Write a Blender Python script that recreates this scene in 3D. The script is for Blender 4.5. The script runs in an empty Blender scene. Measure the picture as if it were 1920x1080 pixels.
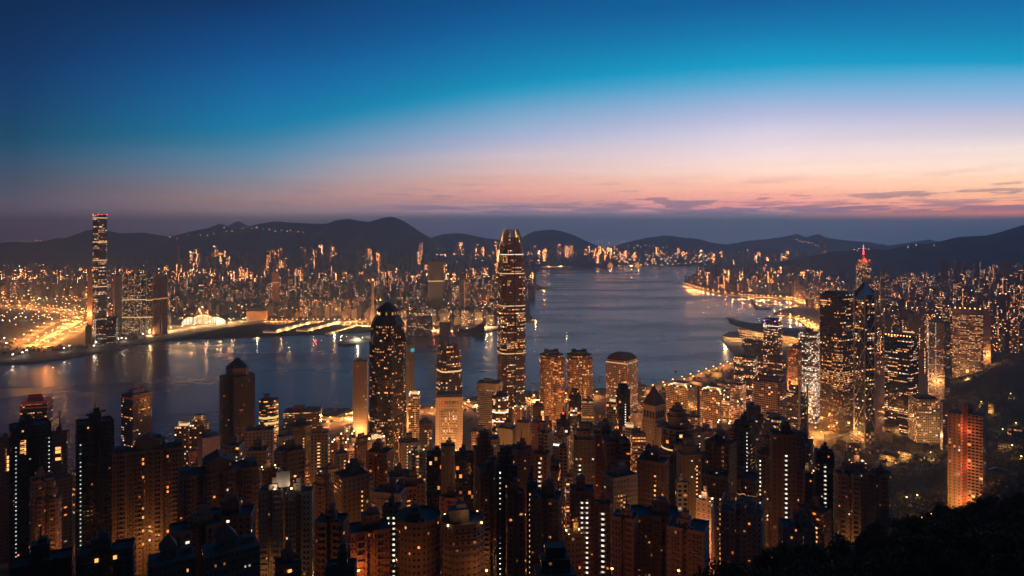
import bpy, math, random
from mathutils import Vector, noise
R = math.radians
SC = bpy.context.scene
COL = SC.collection
# ------------------------------------------------------------------ camera
F, CX, HY, CZ = 1254.0, 960.0, 445.0, 395.0
cam = bpy.data.objects.new('camera', bpy.data.cameras.new('camera'))
COL.objects.link(cam); SC.camera = cam
cam.location = (0, 0, CZ); cam.rotation_euler = (R(90), 0, 0)
cam.data.sensor_width = 36.0; cam.data.lens = 36.0 * F / 1920.0
cam.data.shift_y = -(540 - HY) / 1920.0
cam.data.clip_start = 1.0; cam.data.clip_end = 120000
# ------------------------------------------------------------------ render settings
SC.view_settings.view_transform = 'Standard'; SC.view_settings.look = 'None'
SC.view_settings.exposure = 0; SC.view_settings.gamma = 1
cy = SC.cycles
cy.max_bounces = 4; cy.diffuse_bounces = 2; cy.glossy_bounces = 2; cy.transmission_bounces = 2
cy.volume_bounces = 0; cy.transparent_max_bounces = 4
cy.caustics_reflective = False; cy.caustics_refractive = False
cy.sample_clamp_indirect = 1.5; cy.use_light_tree = True
cy.use_denoising = True
# ------------------------------------------------------------------ sky
def lin(c): return tuple(((v / 255) / 12.92 if v / 255 <= .04045 else ((v / 255 + .055) / 1.055) ** 2.4) for v in c)
SKY = {  # dusk colours of the sky read at five bearings: image height -> colour
 30:   [(0,(0,38,77)),(100,(0,46,92)),(150,(0,52,100)),(210,(0,60,100)),(245,(0,66,100)),(268,(10,70,102)),(300,(38,72,104)),(335,(58,72,98)),(370,(70,70,90)),(400,(80,66,80)),(430,(84,64,72)),(444,(74,58,66))],
 480:  [(0,(0,50,102)),(100,(0,78,138)),(150,(0,95,152)),(200,(0,108,160)),(235,(0,118,160)),(260,(45,120,158)),(290,(80,128,165)),(320,(105,128,158)),(350,(128,124,140)),(375,(142,115,122)),(395,(122,102,113)),(410,(96,84,98)),(444,(80,72,88))],
 960:  [(0,(0,78,138)),(50,(0,95,150)),(100,(0,115,165)),(148,(0,135,178)),(160,(10,143,183)),(178,(50,150,190)),(200,(95,158,195)),(235,(140,170,200)),(265,(170,175,205)),(290,(200,185,200)),(320,(212,180,185)),(345,(220,165,160)),(368,(208,146,146)),(388,(165,128,140)),(397,(140,115,132)),(406,(84,86,108)),(430,(72,80,102)),(444,(70,78,100))],
 1440: [(0,(0,92,152)),(60,(0,120,172)),(110,(0,148,192)),(122,(8,153,195)),(150,(80,165,205)),(180,(135,175,212)),(215,(180,185,215)),(250,(215,205,222)),(290,(238,215,222)),(320,(250,215,208)),(345,(248,190,172)),(367,(240,165,155)),(387,(222,142,143)),(398,(140,115,135)),(408,(90,98,120)),(430,(80,92,112)),(444,(78,90,110))],
 1890: [(0,(0,105,162)),(60,(0,125,175)),(112,(0,150,192)),(127,(60,160,200)),(150,(105,170,208)),(190,(150,180,215)),(220,(190,188,212)),(250,(210,200,215)),(280,(240,220,222)),(310,(250,222,214)),(335,(255,210,185)),(365,(252,185,150)),(385,(240,150,125)),(399,(215,125,115)),(409,(112,105,122)),(430,(80,95,118)),(444,(76,92,116))]}
world = bpy.data.worlds.new('World'); SC.world = world; world.use_nodes = True
class NT:
    """tiny node-tree helper: N('MATH', ...) returns the first output socket"""
    def __init__(s, tree): s.t = tree; s.n = tree.nodes; s.l = tree.links
    def node(s, typ, **kw):
        n = s.n.new(typ)
        for k, v in kw.items(): setattr(n, k, v)
        return n
    def put(s, sock, v):
        if isinstance(v, bpy.types.NodeSocket): s.l.new(v, sock)
        else: sock.default_value = v
    def m(s, op, a, b=0.0, c=None, clamp=False):
        n = s.n.new('ShaderNodeMath'); n.operation = op; n.use_clamp = clamp
        s.put(n.inputs[0], a); s.put(n.inputs[1], b)
        if c is not None: s.put(n.inputs[2], c)
        return n.outputs[0]
    def mix(s, f, a, b):
        n = s.n.new('ShaderNodeMix'); n.data_type = 'RGBA'
        s.put(n.inputs[0], f); s.put(n.inputs[6], a if isinstance(a, bpy.types.NodeSocket) else (*a, 1)); s.put(n.inputs[7], b if isinstance(b, bpy.types.NodeSocket) else (*b, 1))
        return n.outputs[2]
    def rng(s, v, a, b, c=0.0, d=1.0, smooth=False):
        n = s.n.new('ShaderNodeMapRange'); n.clamp = True
        if smooth: n.interpolation_type = 'SMOOTHSTEP'
        for i, x in enumerate((v, a, b, c, d)): s.put(n.inputs[i], x)
        return n.outputs[0]
    def sep(s, v):
        n = s.n.new('ShaderNodeSeparateXYZ'); s.put(n.inputs[0], v); return n.outputs
    def comb(s, x, y, z):
        n = s.n.new('ShaderNodeCombineXYZ')
        for i, q in enumerate((x, y, z)): s.put(n.inputs[i], q)
        return n.outputs[0]
    def wn(s, v):
        n = s.n.new('ShaderNodeTexWhiteNoise'); n.noise_dimensions = '3D'; s.put(n.inputs['Vector'], v); return n.outputs['Value'], n.outputs['Color']
    def noise(s, v, scale, detail=3, rough=.5):
        n = s.n.new('ShaderNodeTexNoise'); s.put(n.inputs['Vector'], v); n.inputs['Scale'].default_value = scale
        n.inputs['Detail'].default_value = detail; n.inputs['Roughness'].default_value = rough
        return n.outputs['Fac']
    def ramp(s, f, stops):
        n = s.n.new('ShaderNodeValToRGB'); e = n.color_ramp.elements
        while len(e) < len(stops): e.new(0.5)
        for el, (p, c) in zip(e, stops): el.position = p; el.color = (*c, 1)
        s.put(n.inputs[0], f); return n.outputs[0]
w = NT(world.node_tree); world.node_tree.nodes.clear()
tc = w.node('ShaderNodeTexCoord')
dx, dy, dz = w.sep(tc.outputs['Generated'])[:3]
az = w.m('MULTIPLY', w.m('ARCTAN2', dx, dy), 57.29578)
el = w.m('MULTIPLY', w.m('ARCSINE', dz), 57.29578)
# the edge between the blue and the pale arc: its elevation over the bearing
EB = [(px, y) for px, y in ((-400,262),(30,252),(240,246),(480,236),(720,197),(960,160),(1200,137),(1440,121),(1680,118),(1890,117),(2300,122))]
EBD = [(math.degrees(math.atan((px-CX)/F)), math.degrees(math.atan((HY-y)/F*math.cos(math.atan((px-CX)/F))))) for px, y in EB]
def eb_at(a):
    for (a0, e0), (a1, e1) in zip(EBD, EBD[1:]):
        if a0 <= a <= a1: return e0 + (e1-e0)*(a-a0)/(a1-a0)
fcn = w.node('ShaderNodeFloatCurve'); cur = fcn.mapping.curves[0]
for i, (a, e) in enumerate(EBD):
    p = ((a - EBD[0][0]) / (EBD[-1][0] - EBD[0][0]), e / 20)
    if i == 0: cur.points[0].location = p
    elif i == len(EBD)-1: cur.points[-1].location = p
    else: cur.points.new(*p)
fcn.mapping.update()
w.put(fcn.inputs['Value'], w.rng(az, EBD[0][0], EBD[-1][0]))
eb = w.m('MULTIPLY', fcn.outputs[0], 20.0)
def warp(e, b):
    return (e+2)/6*.3 if e < 4 else .3+(e-4)/(b-4)*.3 if e < b else .6+(min(e, b+30)-b)/30*.4
low = w.rng(el, -2, 4, 0, .3); mid = w.rng(el, 4.0, eb, 0, .3); hi = w.rng(el, eb, w.m('ADD', eb, 30.0), 0, .4)
elf = w.m('ADD', w.m('ADD', low, mid), hi)
cols, azs = [], []
for px in sorted(SKY):
    t = (px - CX) / F; a = math.atan(t); azs.append(math.degrees(a)); b_ = eb_at(azs[-1])
    st = []
    for y, c in SKY[px]:
        e = math.degrees(math.atan((HY - y) / F * math.cos(a)))
        st.append((warp(e, b_), lin(c)))
    st.append((.97, tuple(v * .4 for v in lin(SKY[px][0][1]))))
    st.append((1.0, tuple(v * .3 for v in lin(SKY[px][0][1]))))
    st.sort(key=lambda q: q[0]); st.insert(0, (0.0, st[0][1]))
    cols.append(w.ramp(elf, st))
sky = cols[0]
for i in range(1, 5): sky = w.mix(w.rng(az, azs[i-1], azs[i]), sky, cols[i])
tw = w.node('ShaderNodeMix', data_type='RGBA', blend_type='MULTIPLY'); w.put(tw.inputs[0], w.m('MULTIPLY', w.rng(el, .8, 1.8), w.rng(el, 9.0, 5.0))); w.put(tw.inputs[6], sky); tw.inputs[7].default_value = (1.03, 1.0, .86, 1); sky = tw.outputs[2]
# clouds: thin flat streaks low over the horizon, seen dark against the glow
cv = w.comb(w.m('MULTIPLY', az, .26), w.m('MULTIPLY', el, 2.4), 3.7)
n1 = w.noise(cv, 1.0, 6, .62)
cv2 = w.comb(w.m('MULTIPLY', az, .035), w.m('MULTIPLY', el, 1.1), 9.1)
n2 = w.noise(cv2, 1.0, 3, .5)
cvh = w.m('MULTIPLY', w.rng(el, 1.5, 2.0, smooth=True), w.rng(el, 5.5, 2.4, smooth=True))
cl = w.m('MULTIPLY', w.rng(w.m('ADD', n1, w.m('MULTIPLY', n2, .45)), .755, .84, smooth=True), cvh)
bank = w.m('MULTIPLY', w.rng(w.noise(w.comb(w.m('MULTIPLY', az, .20), w.m('MULTIPLY', el, 3.0), 2.9), 1.0, 6, .62), .45, .56, smooth=True),
           w.m('MULTIPLY', w.rng(el, 1.6, 2.0, smooth=True), w.rng(el, 3.3, 2.4, smooth=True)))
bank = w.m('MULTIPLY', bank, w.m('MULTIPLY', w.rng(az, -19, -6, smooth=True), .9))
cl = w.m('MULTIPLY', w.m('MAXIMUM', w.m('MULTIPLY', cl, w.rng(az, -24, -5, .15, 1.0)), bank), .72)
sky = w.mix(cl, sky, lin((98, 92, 116)))
# faint streaks in the pink
st2 = w.noise(w.comb(w.m('MULTIPLY', az, .05), w.m('MULTIPLY', el, 1.6), 5.5), 1.0, 4, .55)
hsv = w.node('ShaderNodeHueSaturation'); w.put(hsv.inputs['Color'], sky)
w.put(hsv.inputs['Value'], w.m('ADD', 1.0, w.m('MULTIPLY', w.m('SUBTRACT', st2, .5), w.rng(el, 9, 4, 0, .30))))
sky = hsv.outputs[0]
# behind the viewer the sky is still night
absaz = w.m('ABSOLUTE', w.m('SUBTRACT', az, 14.0))
sky = w.mix(w.rng(absaz, 62, 120, smooth=True), sky, (.0035, .007, .016))
nish = w.node('ShaderNodeTexSky'); nish.sky_type = 'NISHITA'; nish.sun_disc = False
nish.sun_elevation = R(-4); nish.sun_rotation = R(48); nish.altitude = 395
# the long path through hazy air near the horizon dims the sky; the glow behind it is that much brighter
plen = w.m('MINIMUM', w.m('DIVIDE', 400.0, w.m('MAXIMUM', w.m('SINE', w.m('MULTIPLY', el, .0174533)), .001)), 17000.0)
bg = w.node('ShaderNodeBackground'); w.put(bg.inputs[0], sky); w.put(bg.inputs[1], w.m('MINIMUM', w.m('EXPONENT', w.m('MULTIPLY', plen, 1.05e-4)), 3.0))
bg2 = w.node('ShaderNodeBackground'); w.put(bg2.inputs[0], nish.outputs[0]); bg2.inputs[1].default_value = 0.05
ad = w.node('ShaderNodeAddShader'); w.l.new(bg.outputs[0], ad.inputs[0]); w.l.new(bg2.outputs[0], ad.inputs[1])
wo = w.node('ShaderNodeOutputWorld'); w.l.new(ad.outputs[0], wo.inputs[0])
world.cycles.sampling_method = 'MANUAL'; world.cycles.sample_map_resolution = 512
# ------------------------------------------------------------------ materials
MATS = {}
def newmat(name):
    m = bpy.data.materials.new(name); m.use_nodes = True; m.node_tree.nodes.clear(); MATS[name] = m
    m.cycles.emission_sampling = 'NONE'
    return m, NT(m.node_tree)
def out(n, sh):
    o = n.node('ShaderNodeOutputMaterial'); n.l.new(sh, o.inputs[0])
def bsdf(n, base, rough=.8, emis=None, es=0.0, metal=0.0, normal=None, spec=None):
    b = n.node('ShaderNodeBsdfPrincipled')
    n.put(b.inputs['Base Color'], base if isinstance(base, bpy.types.NodeSocket) else (*base, 1))
    n.put(b.inputs['Roughness'], rough); n.put(b.inputs['Metallic'], metal)
    if emis is not None:
        n.put(b.inputs['Emission Color'], emis if isinstance(emis, bpy.types.NodeSocket) else (*emis, 1)); n.put(b.inputs['Emission Strength'], es)
    if normal is not None: n.put(b.inputs['Normal'], normal)
    if spec is not None: n.put(b.inputs['Specular IOR Level'], spec)
    return b.outputs[0]
def flat(name, base, rough=.8, metal=0.0, var=.25, scale=.15):
    m, n = newmat(name)
    g = n.node('ShaderNodeNewGeometry').outputs['Position']
    k = n.m('ADD', 1 - var/2, n.m('MULTIPLY', n.noise(g, scale, 4, .6), var))
    c = n.mix(1.0, base, base); nn = n.node('ShaderNodeVectorMath', operation='SCALE'); n.put(nn.inputs[0], base); n.put(nn.inputs['Scale'], k)
    out(n, bsdf(n, nn.outputs[0], rough, metal=metal)); return m
def glow(name, c, s):
    m, n = newmat(name); out(n, bsdf(n, (.05,.05,.05), .6, c, s)); return m
WARM, AMBER, WHITE = (1.0,.42,.13), (1.0,.27,.05), (1.0,.78,.56)
def facade(name, nu=1, nv=1, ww=.6, wh=.5, p=.1, pb=.0, pcol=.0, es=1.6, cool=.15, glass=(.015,.018,.022), wallrough=.85, stuff=False, bandk=9, hgrad=0.0, amber=.35, wall=None, mullion=.0, gr=.12, wide=0):
    """a wall with rows of windows, some lit. UV: u counts bays, v counts storeys"""
    m, n = newmat(name)
    uv = n.node('ShaderNodeUVMap').outputs[0]
    u, v = n.sep(uv)[:2]
    u = n.m('MULTIPLY', u, float(nu)); v = n.m('MULTIPLY', v, float(nv))
    cu, cv = n.m('FLOOR', u), n.m('FLOOR', v); fu, fv = n.m('FRACT', u), n.m('FRACT', v)
    mask = n.m('MULTIPLY', n.m('LESS_THAN', n.m('ABSOLUTE', n.m('SUBTRACT', fu, .5)), ww/2), n.m('LESS_THAN', n.m('ABSOLUTE', n.m('SUBTRACT', fv, .52)), wh/2))
    bid = n.m('FLOOR', n.m('DIVIDE', u, 1000.0 * nu))                       # which building
    r1, rc = n.wn(n.comb(cu, cv, 1.5)); rcx, rcy, rcz = n.sep(rc)[:3]
    b1, bc = n.wn(n.comb(bid, 7.5, 2.5)); bx, by_, bz = n.sep(bc)[:3]
    pe = n.m('MULTIPLY', p, n.m('ADD', .35, n.m('MULTIPLY', b1, 1.3)))
    if wide: pe = n.m('MULTIPLY', p, n.m('ADD', .1, n.m('MULTIPLY', n.m('POWER', b1, 2.5), 4.0)))
    if hgrad: pe = n.m('MULTIPLY', pe, n.rng(v, 0, 25 * nv, 1 + hgrad, 1.0))
    lit = n.m('LESS_THAN', r1, pe)
    if pb:
        seg = n.m('FLOOR', n.m('DIVIDE', cu, float(bandk)))
        r2, _ = n.wn(n.comb(seg, cv, 3.5)); r3, _ = n.wn(n.comb(bid, n.m('FLOOR', n.m('DIVIDE', cv, 7.0)), 4.5))
        band = n.m('MULTIPLY', n.m('LESS_THAN', r2, n.m('MULTIPLY', pb, n.m('ADD', .25, n.m('MULTIPLY', r3, 1.5)))), n.m('LESS_THAN', rcx, .82))
        lit = n.m('MAXIMUM', lit, band)
    if pcol:
        r5, _ = n.wn(n.comb(cu, 11.5, 5.5))
        lit = n.m('MAXIMUM', lit, n.m('MULTIPLY', n.m('LESS_THAN', r5, pcol), n.m('LESS_THAN', rcx, .9)))
    strength = n.m('MULTIPLY', n.m('MULTIPLY', lit, mask), n.m('MULTIPLY', es, n.m('ADD', .25, n.m('MULTIPLY', n.m('MULTIPLY', rcy, rcy), 1.5))))
    ec = n.mix(n.m('LESS_THAN', rcz, cool), n.mix(n.m('LESS_THAN', n.m('FRACT', n.m('MULTIPLY', rcz, 7.31)), amber), WARM, AMBER), WHITE)
    if wall is not None: wc = wall
    elif stuff: wc = n.ramp(bx, [(0,(.10,.075,.06)),(.3,(.24,.18,.14)),(.55,(.13,.12,.12)),(.8,(.32,.25,.2)),(1,(.2,.13,.1))])
    else: wc = n.node('ShaderNodeObjectInfo').outputs['Color']
    g = n.node('ShaderNodeNewGeometry').outputs['Position']
    mp = n.node('ShaderNodeMapping'); n.put(mp.inputs[0], g); mp.inputs['Scale'].default_value = (.12, .12, .02)
    k = n.m('ADD', .72, n.m('MULTIPLY', n.noise(mp.outputs[0], 1.0, 4, .65), .55))
    vm = n.node('ShaderNodeVectorMath', operation='SCALE')
    n.put(vm.inputs[0], wc); n.put(vm.inputs['Scale'], k)
    gvar = n.mix(n.m('LESS_THAN', rcx, .3), glass, tuple(c * 2.5 + .01 for c in glass))
    base = n.mix(mask, vm.outputs[0], gvar)
    ro = n.m('ADD', wallrough, n.m('MULTIPLY', mask, gr - wallrough))
    out(n, bsdf(n, base, ro, ec, strength)); return m
# walls (object colour = paint or cladding of that building)
facade('resid',   1, 1, .42, .38, .045, es=1.15, amber=.7)
facade('resid_grid', 1.5, 1, .5, .42, .035, es=1.15, amber=.75)
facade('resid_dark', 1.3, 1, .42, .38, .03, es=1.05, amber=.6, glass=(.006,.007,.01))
facade('office',  1, 1, .92, .50, .07, pb=.12, es=1.35, cool=.35)
facade('office_lit', 1, 1, .92, .52, .12, pb=.34, es=1.69, cool=.4)
facade('punched', 1, 1, .60, .56, .12, pb=.05, es=1.49, cool=.25)
facade('punched_warm', 1, 1, .52, .48, .22, pb=.06, es=1.35, cool=.1)
facade('glass',   1, 1, .95, .82, .04, pb=.06, es=1.35, glass=(.008,.010,.014), cool=.25)
facade('glass_lit', 1, 1, .95, .74, .08, pb=.26, es=1.62, glass=(.010,.012,.016), cool=.4, hgrad=.5)
facade('glass_white', 1, 1, .95, .66, .15, pb=.55, es=1.6, glass=(.02,.025,.03), cool=.95, bandk=14)
facade('ribbon',  1, 1, 1.0, .42, .04, pb=.13, es=1.35, cool=.2, glass=(.01,.011,.013))
facade('ribbon_lit', 1, 1, 1.0, .42, .10, pb=.42, es=1.49, cool=.12, glass=(.01,.011,.013), bandk=6)
facade('blank',   1, 1, .16, .30, .02, es=1.0)
facade('slits',   1, 1, .22, .55, .05, pcol=.12, es=1.4)
facade('city',    1, 1, .5, .46, .07, pb=.012, pcol=.035, es=5.6, stuff=True, amber=.6, cool=.24, wide=1)
facade('city_far', .8, .7, .6, .5, .08, pb=.02, pcol=.06, es=17.0, stuff=True, amber=.75, cool=.14, wide=1)
facade('city_edge', .6, .5, .7, .55, .13, pb=.02, pcol=.10, es=34.0, stuff=True, amber=.7, cool=.08, wide=1)
# a strip of stairwell windows: one lamp-lit opening on each landing
def strip_mat(name, c, s, wh=.4, ww=.8, p=.95):
    m, n = newmat(name)
    u, v = n.sep(n.node('ShaderNodeUVMap').outputs[0])[:2]
    fv = n.m('FRACT', v); fu = n.m('FRACT', u)
    r, rc = n.wn(n.comb(n.m('FLOOR', u), n.m('FLOOR', v), 2.2))
    k = n.m('MULTIPLY', n.m('MULTIPLY', n.m('LESS_THAN', n.m('ABSOLUTE', n.m('SUBTRACT', fv, .5)), wh/2), n.m('LESS_THAN', n.m('ABSOLUTE', n.m('SUBTRACT', fu, .5)), ww/2)), n.m('LESS_THAN', r, p))
    out(n, bsdf(n, (.05,.045,.04), .7, c, n.m('MULTIPLY', k, n.m('MULTIPLY', s, n.m('ADD', .5, n.sep(rc)[1]))))); return m
strip_mat('stair_warm', WARM, 1.5); strip_mat('stair_white', (1,.86,.66), 1.5, .36)
strip_mat('led_dots', (.75,.95,.85), 1.0, .22); strip_mat('pane_sparse', AMBER, 1.5, .55, .8, .28); strip_mat('pane_warm', WARM, 1.6, .8, .86, .8)
flat('roof', (.10,.105,.115), .9); flat('concrete', (.30,.28,.26), .9); flat('pale_concrete', (.42,.38,.34), .85)
flat('dark_metal', (.03,.032,.036), .45); flat('pale_metal', (.5,.47,.43), .45); flat('black', (.008,.008,.01), .5)
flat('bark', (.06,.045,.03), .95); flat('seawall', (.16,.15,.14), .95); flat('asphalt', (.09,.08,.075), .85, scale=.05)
flat('brown_roof', (.12,.085,.065), .8); flat('white_paint', (.7,.68,.65), .6); flat('red_paint', (.35,.03,.02), .6); flat('sign_blue', (.05,.35,.5), .4)
flat('hill_green', (.07,.08,.075), 1.0, var=1.2, scale=.004); flat('leaf', (.085,.085,.035), .9, var=1.0, scale=.25)
flat('park_ground', (.05,.05,.035), 1.0, var=.8, scale=.03)
m, n = newmat('trim'); out(n, bsdf(n, n.node('ShaderNodeObjectInfo').outputs['Color'], .85))
glow('lamp_amber', (1.0,.36,.08), 9.0); glow('lamp_warm', (1.0,.58,.25), 7.0); glow('lamp_white', (1.0,.88,.72), 8.0)
glow('lamp_red', (1.0,.06,.04), 4.0); glow('sign_red', (1.0,.10,.05), .5); glow('sign_cyan', (.02,.45,.75), .8); glow('sign_purple', (.5,.15,.9), 4.0)
glow('band_warm', (1.0,.58,.24), 1.1); glow('band_white', (1.0,.82,.62), 1.4); glow('band_amber', (1.0,.40,.10), .9); glow('band_yellow', (1.0,.66,.20), 1.0)
glow('sign_dim_red', (.8,.08,.05), .10); glow('hall_light', (1.0,.62,.30), .95); glow('mast_pink', (1.0,.25,.3), 2.2)
# city floor: streets between the blocks, seen only in slots
flat('city_floor', (.14,.12,.10), .9, var=.5, scale=.02)
# water
m, n = newmat('water')
g = n.node('ShaderNodeNewGeometry').outputs['Position']
mp = n.node('ShaderNodeMapping'); n.put(mp.inputs[0], g); mp.inputs['Scale'].default_value = (.0011, .0026, .002); mp.inputs['Rotation'].default_value = (0,0,R(-14))
big = n.noise(mp.outputs[0], 1.0, 5, .62)
fine = n.noise(g, .045, 3, .6); mid_ = n.noise(g, .008, 4, .6)
b = n.node('ShaderNodeBump'); b.inputs['Strength'].default_value = .45; b.inputs['Distance'].default_value = 3.0
n.put(b.inputs['Height'], n.m('ADD', n.m('MULTIPLY', fine, .7), n.m('MULTIPLY', mid_, 1.6)))
out(n, bsdf(n, (.012,.085,.115), n.rng(big, .38, .62, .17, .32), normal=b.outputs[0], spec=.27))
# ------------------------------------------------------------------ shape helpers
def wx(px, Y): return (px - CX) / F * Y
def wz(py, Y): return CZ - (py - HY) / F * Y
def px_of(X, Y): return CX + F * X / Y
def dep(py, z=4.0): return F * (CZ - z) / (py - HY)
SEED = [0]
def rect(w, d): return [(-w/2,-d/2),(w/2,-d/2),(w/2,d/2),(-w/2,d/2)]
def chamfer(w, d, c): return [(-w/2+c,-d/2),(w/2-c,-d/2),(w/2,-d/2+c),(w/2,d/2-c),(w/2-c,d/2),(-w/2+c,d/2),(-w/2,d/2-c),(-w/2,-d/2+c)]
def ell(w, d, n=24): return [(w/2*math.cos(-math.pi/2+2*math.pi*(i+.5)/n), d/2*math.sin(-math.pi/2+2*math.pi*(i+.5)/n)) for i in range(n)]
def cross(w, d, a=.3): 
    x, y, p, q = w/2, d/2, w*a/2+w*.08, d*a/2+d*.08
    return [(-p,-y),(p,-y),(p,-q),(x,-q),(x,q),(p,q),(p,y),(-p,y),(-p,q),(-x,q),(-x,-q),(-p,-q)]
def hplan(w, d):   # two wings and a recessed middle, front and back
    x, y, s, r = w/2, d/2, w*.14, d*.22
    return [(-x,-y),(-s,-y),(-s,-y+r),(s,-y+r),(s,-y),(x,-y),(x,y),(s,y),(s,y-r),(-s,y-r),(-s,y),(-x,y)]
def sawn(w, d, k=3, r=2.0):  # front and back broken into k bays by light wells
    f = []; bw = w / k; g = min(bw*.16, 2.2)
    for i in range(k):
        a, b_ = -w/2 + i*bw, -w/2 + (i+1)*bw
        if i: f += [(a+g,-d/2+r),(a+g,-d/2)]
        else: f += [(a,-d/2)]
        if i < k-1: f += [(b_-g,-d/2),(b_-g,-d/2+r)]
        else: f += [(b_,-d/2)]
    return f + [(-x, -y) for x, y in f]
def starp(w): 
    a = [(w/2*1.03*math.cos(math.pi/4*i+math.pi/8*0), w/2*1.03*math.sin(math.pi/4*i)) for i in range(8)]
    o = []
    for i in range(8):
        x0, y0 = a[i]; x1, y1 = a[(i+1) % 8]
        o += [(x0*.97+.03*x1, y0*.97+.03*y1), ((x0+x1)/2*.93, (y0+y1)/2*.93)]
    return o
PLANS = {'box': rect, 'cham': lambda w, d: chamfer(w, d, min(w, d)*.16), 'oct': lambda w, d: chamfer(w, d, min(w, d)*.29), 'ell': ell, 'cross': cross, 'h': hplan,
         'saw': lambda w, d: sawn(w, d, max(2, round(w/11))), 'saw2': lambda w, d: sawn(w, d, 2, 3.0)}
class MB:
    """collects faces; build() links them as one mesh object"""
    def __init__(s): s.v = []; s.f = []; s.mi = []; s.uv = []
    def face(s, pts, mi=0, uv=None):
        b = len(s.v); s.v += pts; s.f.append(tuple(range(b, b+len(pts)))); s.mi.append(mi); s.uv += uv or [(0,0)]*len(pts)
    def prism(s, poly, z0, z1, top=True, taper=1.0, bay=3.2, floor=3.2, mi=0, ti=1, ox=0, oy=0, bottom=False, v0=0, u0=None, shift=(0,0)):
        if u0 is None: SEED[0] += 1; u0 = SEED[0] * 1000
        n = len(poly); P0 = [(x+ox, y+oy, z0) for x, y in poly]; P1 = [(x*taper+ox+shift[0], y*taper+oy+shift[1], z1) for x, y in poly]
        nf = max(1, round((z1-z0)/floor)); u = u0
        for i in range(n):
            j = (i+1) % n; L = math.dist(P0[i], P0[j]); nb = max(1, round(L/bay))
            s.face([P0[i], P0[j], P1[j], P1[i]], mi, [(u,v0),(u+nb,v0),(u+nb,v0+nf),(u,v0+nf)]); u += nb
        if top: s.face(P1, ti)
        if bottom: s.face(P0[::-1], ti)
        return s
    def box(s, x, y, z, w, d, h, mi=0, rz=0.0, ti=None, bottom=True, **k):
        c, sn = math.cos(rz), math.sin(rz)
        return s.prism([(a*c-b*sn, a*sn+b*c) for a, b in rect(w, d)], z, z+h, mi=mi, ti=mi if ti is None else ti, ox=x, oy=y, bottom=bottom, **k)
    def bar(s, a, b, r, mi=0):
        a, b = Vector(a), Vector(b); d = (b-a).normalized(); u = d.orthogonal().normalized()*r; w_ = d.cross(u)
        ring = [u+w_, -u+w_, -u-w_, u-w_]
        for i in range(4):
            p, q = ring[i], ring[(i+1) % 4]
            s.face([tuple(a+p), tuple(a+q), tuple(b+q), tuple(b+p)], mi)
        s.face([tuple(a+p) for p in ring[::-1]], mi); s.face([tuple(b+p) for p in ring], mi)
        return s
    def loft(s, rings, mi=0, close=True, cap=True):
        for A, B in zip(rings, rings[1:]):
            n = len(A)
            for i in range(n if close else n-1):
                j = (i+1) % n; s.face([A[i], A[j], B[j], B[i]], mi)
        if cap: s.face(rings[0][::-1], mi); s.face(rings[-1], mi)
        return s
    def build(s, name, mats, parent=None, color=None, loc=None, rz=0.0, smooth=False):
        me = bpy.data.meshes.new(name); me.from_pydata(s.v, [], s.f)
        for m in (mats if isinstance(mats, (list, tuple)) else [mats]): me.materials.append(MATS[m])
        me.polygons.foreach_set('material_index', s.mi)
        uvl = me.uv_layers.new(name='UVMap'); uvl.data.foreach_set('uv', [c for p in s.uv for c in p])
        if smooth: me.polygons.foreach_set('use_smooth', [True]*len(s.f))
        me.update()
        o = bpy.data.objects.new(name, me); COL.objects.link(o)
        if parent is not None: o.parent = parent
        if loc is not None: o.location = loc
        if rz: o.rotation_euler = (0,0,rz)
        if color is not None: o.color = (*color, 1)
        return o
def thing(name, label, cat, loc, rz=0.0, group=None):
    o = bpy.data.objects.new(name, None); COL.objects.link(o); o.empty_display_size = 5
    o.location = loc; o.rotation_euler = (0,0,rz); o['label'] = label; o['category'] = cat
    if group: o['group'] = group
    return o
def tag(o, label=None, cat=None, group=None, kind=None):
    for k, v in (('label', label), ('category', cat), ('group', group), ('kind', kind)):
        if v: o[k] = v
    return o
NL = [0]
def light(loc, power, color=(1.0,.42,.11), radius=3.0, parent=None, name='lamp_light'):
    d = bpy.data.lights.new(name, 'POINT'); d.energy = power; d.color = color; d.shadow_soft_size = radius
    o = bpy.data.objects.new(name, d); COL.objects.link(o); o.location = loc
    if parent is not None: o.parent = parent
    NL[0] += 1; return o
def lerp_tab(t, x):
    if x <= t[0][0]: return t[0][1]
    for (a, b), (c, d) in zip(t, t[1:]):
        if x <= c: return b + (d-b)*(x-a)/(c-a)
    return t[-1][1]
def sstep(a, b, x): t = min(1, max(0, (x-a)/(b-a))); return t*t*(3-2*t)
# ------------------------------------------------------------------ ground, water, hills
HT = [(-100,400),(0,386),(20,378),(60,354),(150,308),(200,284),(250,260),(350,212),(450,165),(550,125),(650,98),(750,72),(850,48),(950,28),(1050,14),(1150,5),(1300,3.0)]
def gz(X, Y):
    h = lerp_tab(HT, Y)
    if Y < 420: h += 24 * sstep(40, 175, X) * (1 - sstep(260, 420, Y))
    if Y > 300: h += 62 * sstep(.61, .76, X/Y) * sstep(300, 560, Y) * (1 - sstep(2300, 2900, Y))
    return h
mb = MB()
mb.face([(-24000,-3000,0),(24000,-3000,0),(24000,17500,0),(-24000,17500,0)])
tag(mb.build('sea', 'water'), kind='structure')
def groundgrid(name, xs, ys, fn, mat):
    v = [(x, y, fn(x, y)) for y in ys for x in xs]; nx = len(xs)
    f = [(j*nx+i, j*nx+i+1, (j+1)*nx+i+1, (j+1)*nx+i) for j in range(len(ys)-1) for i in range(nx-1)]
    me = bpy.data.meshes.new(name); me.from_pydata(v, [], f); me.materials.append(MATS[mat]); me.polygons.foreach_set('use_smooth', [True]*len(f))
    o = bpy.data.objects.new(name, me); COL.objects.link(o); return tag(o, kind='structure')
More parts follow.
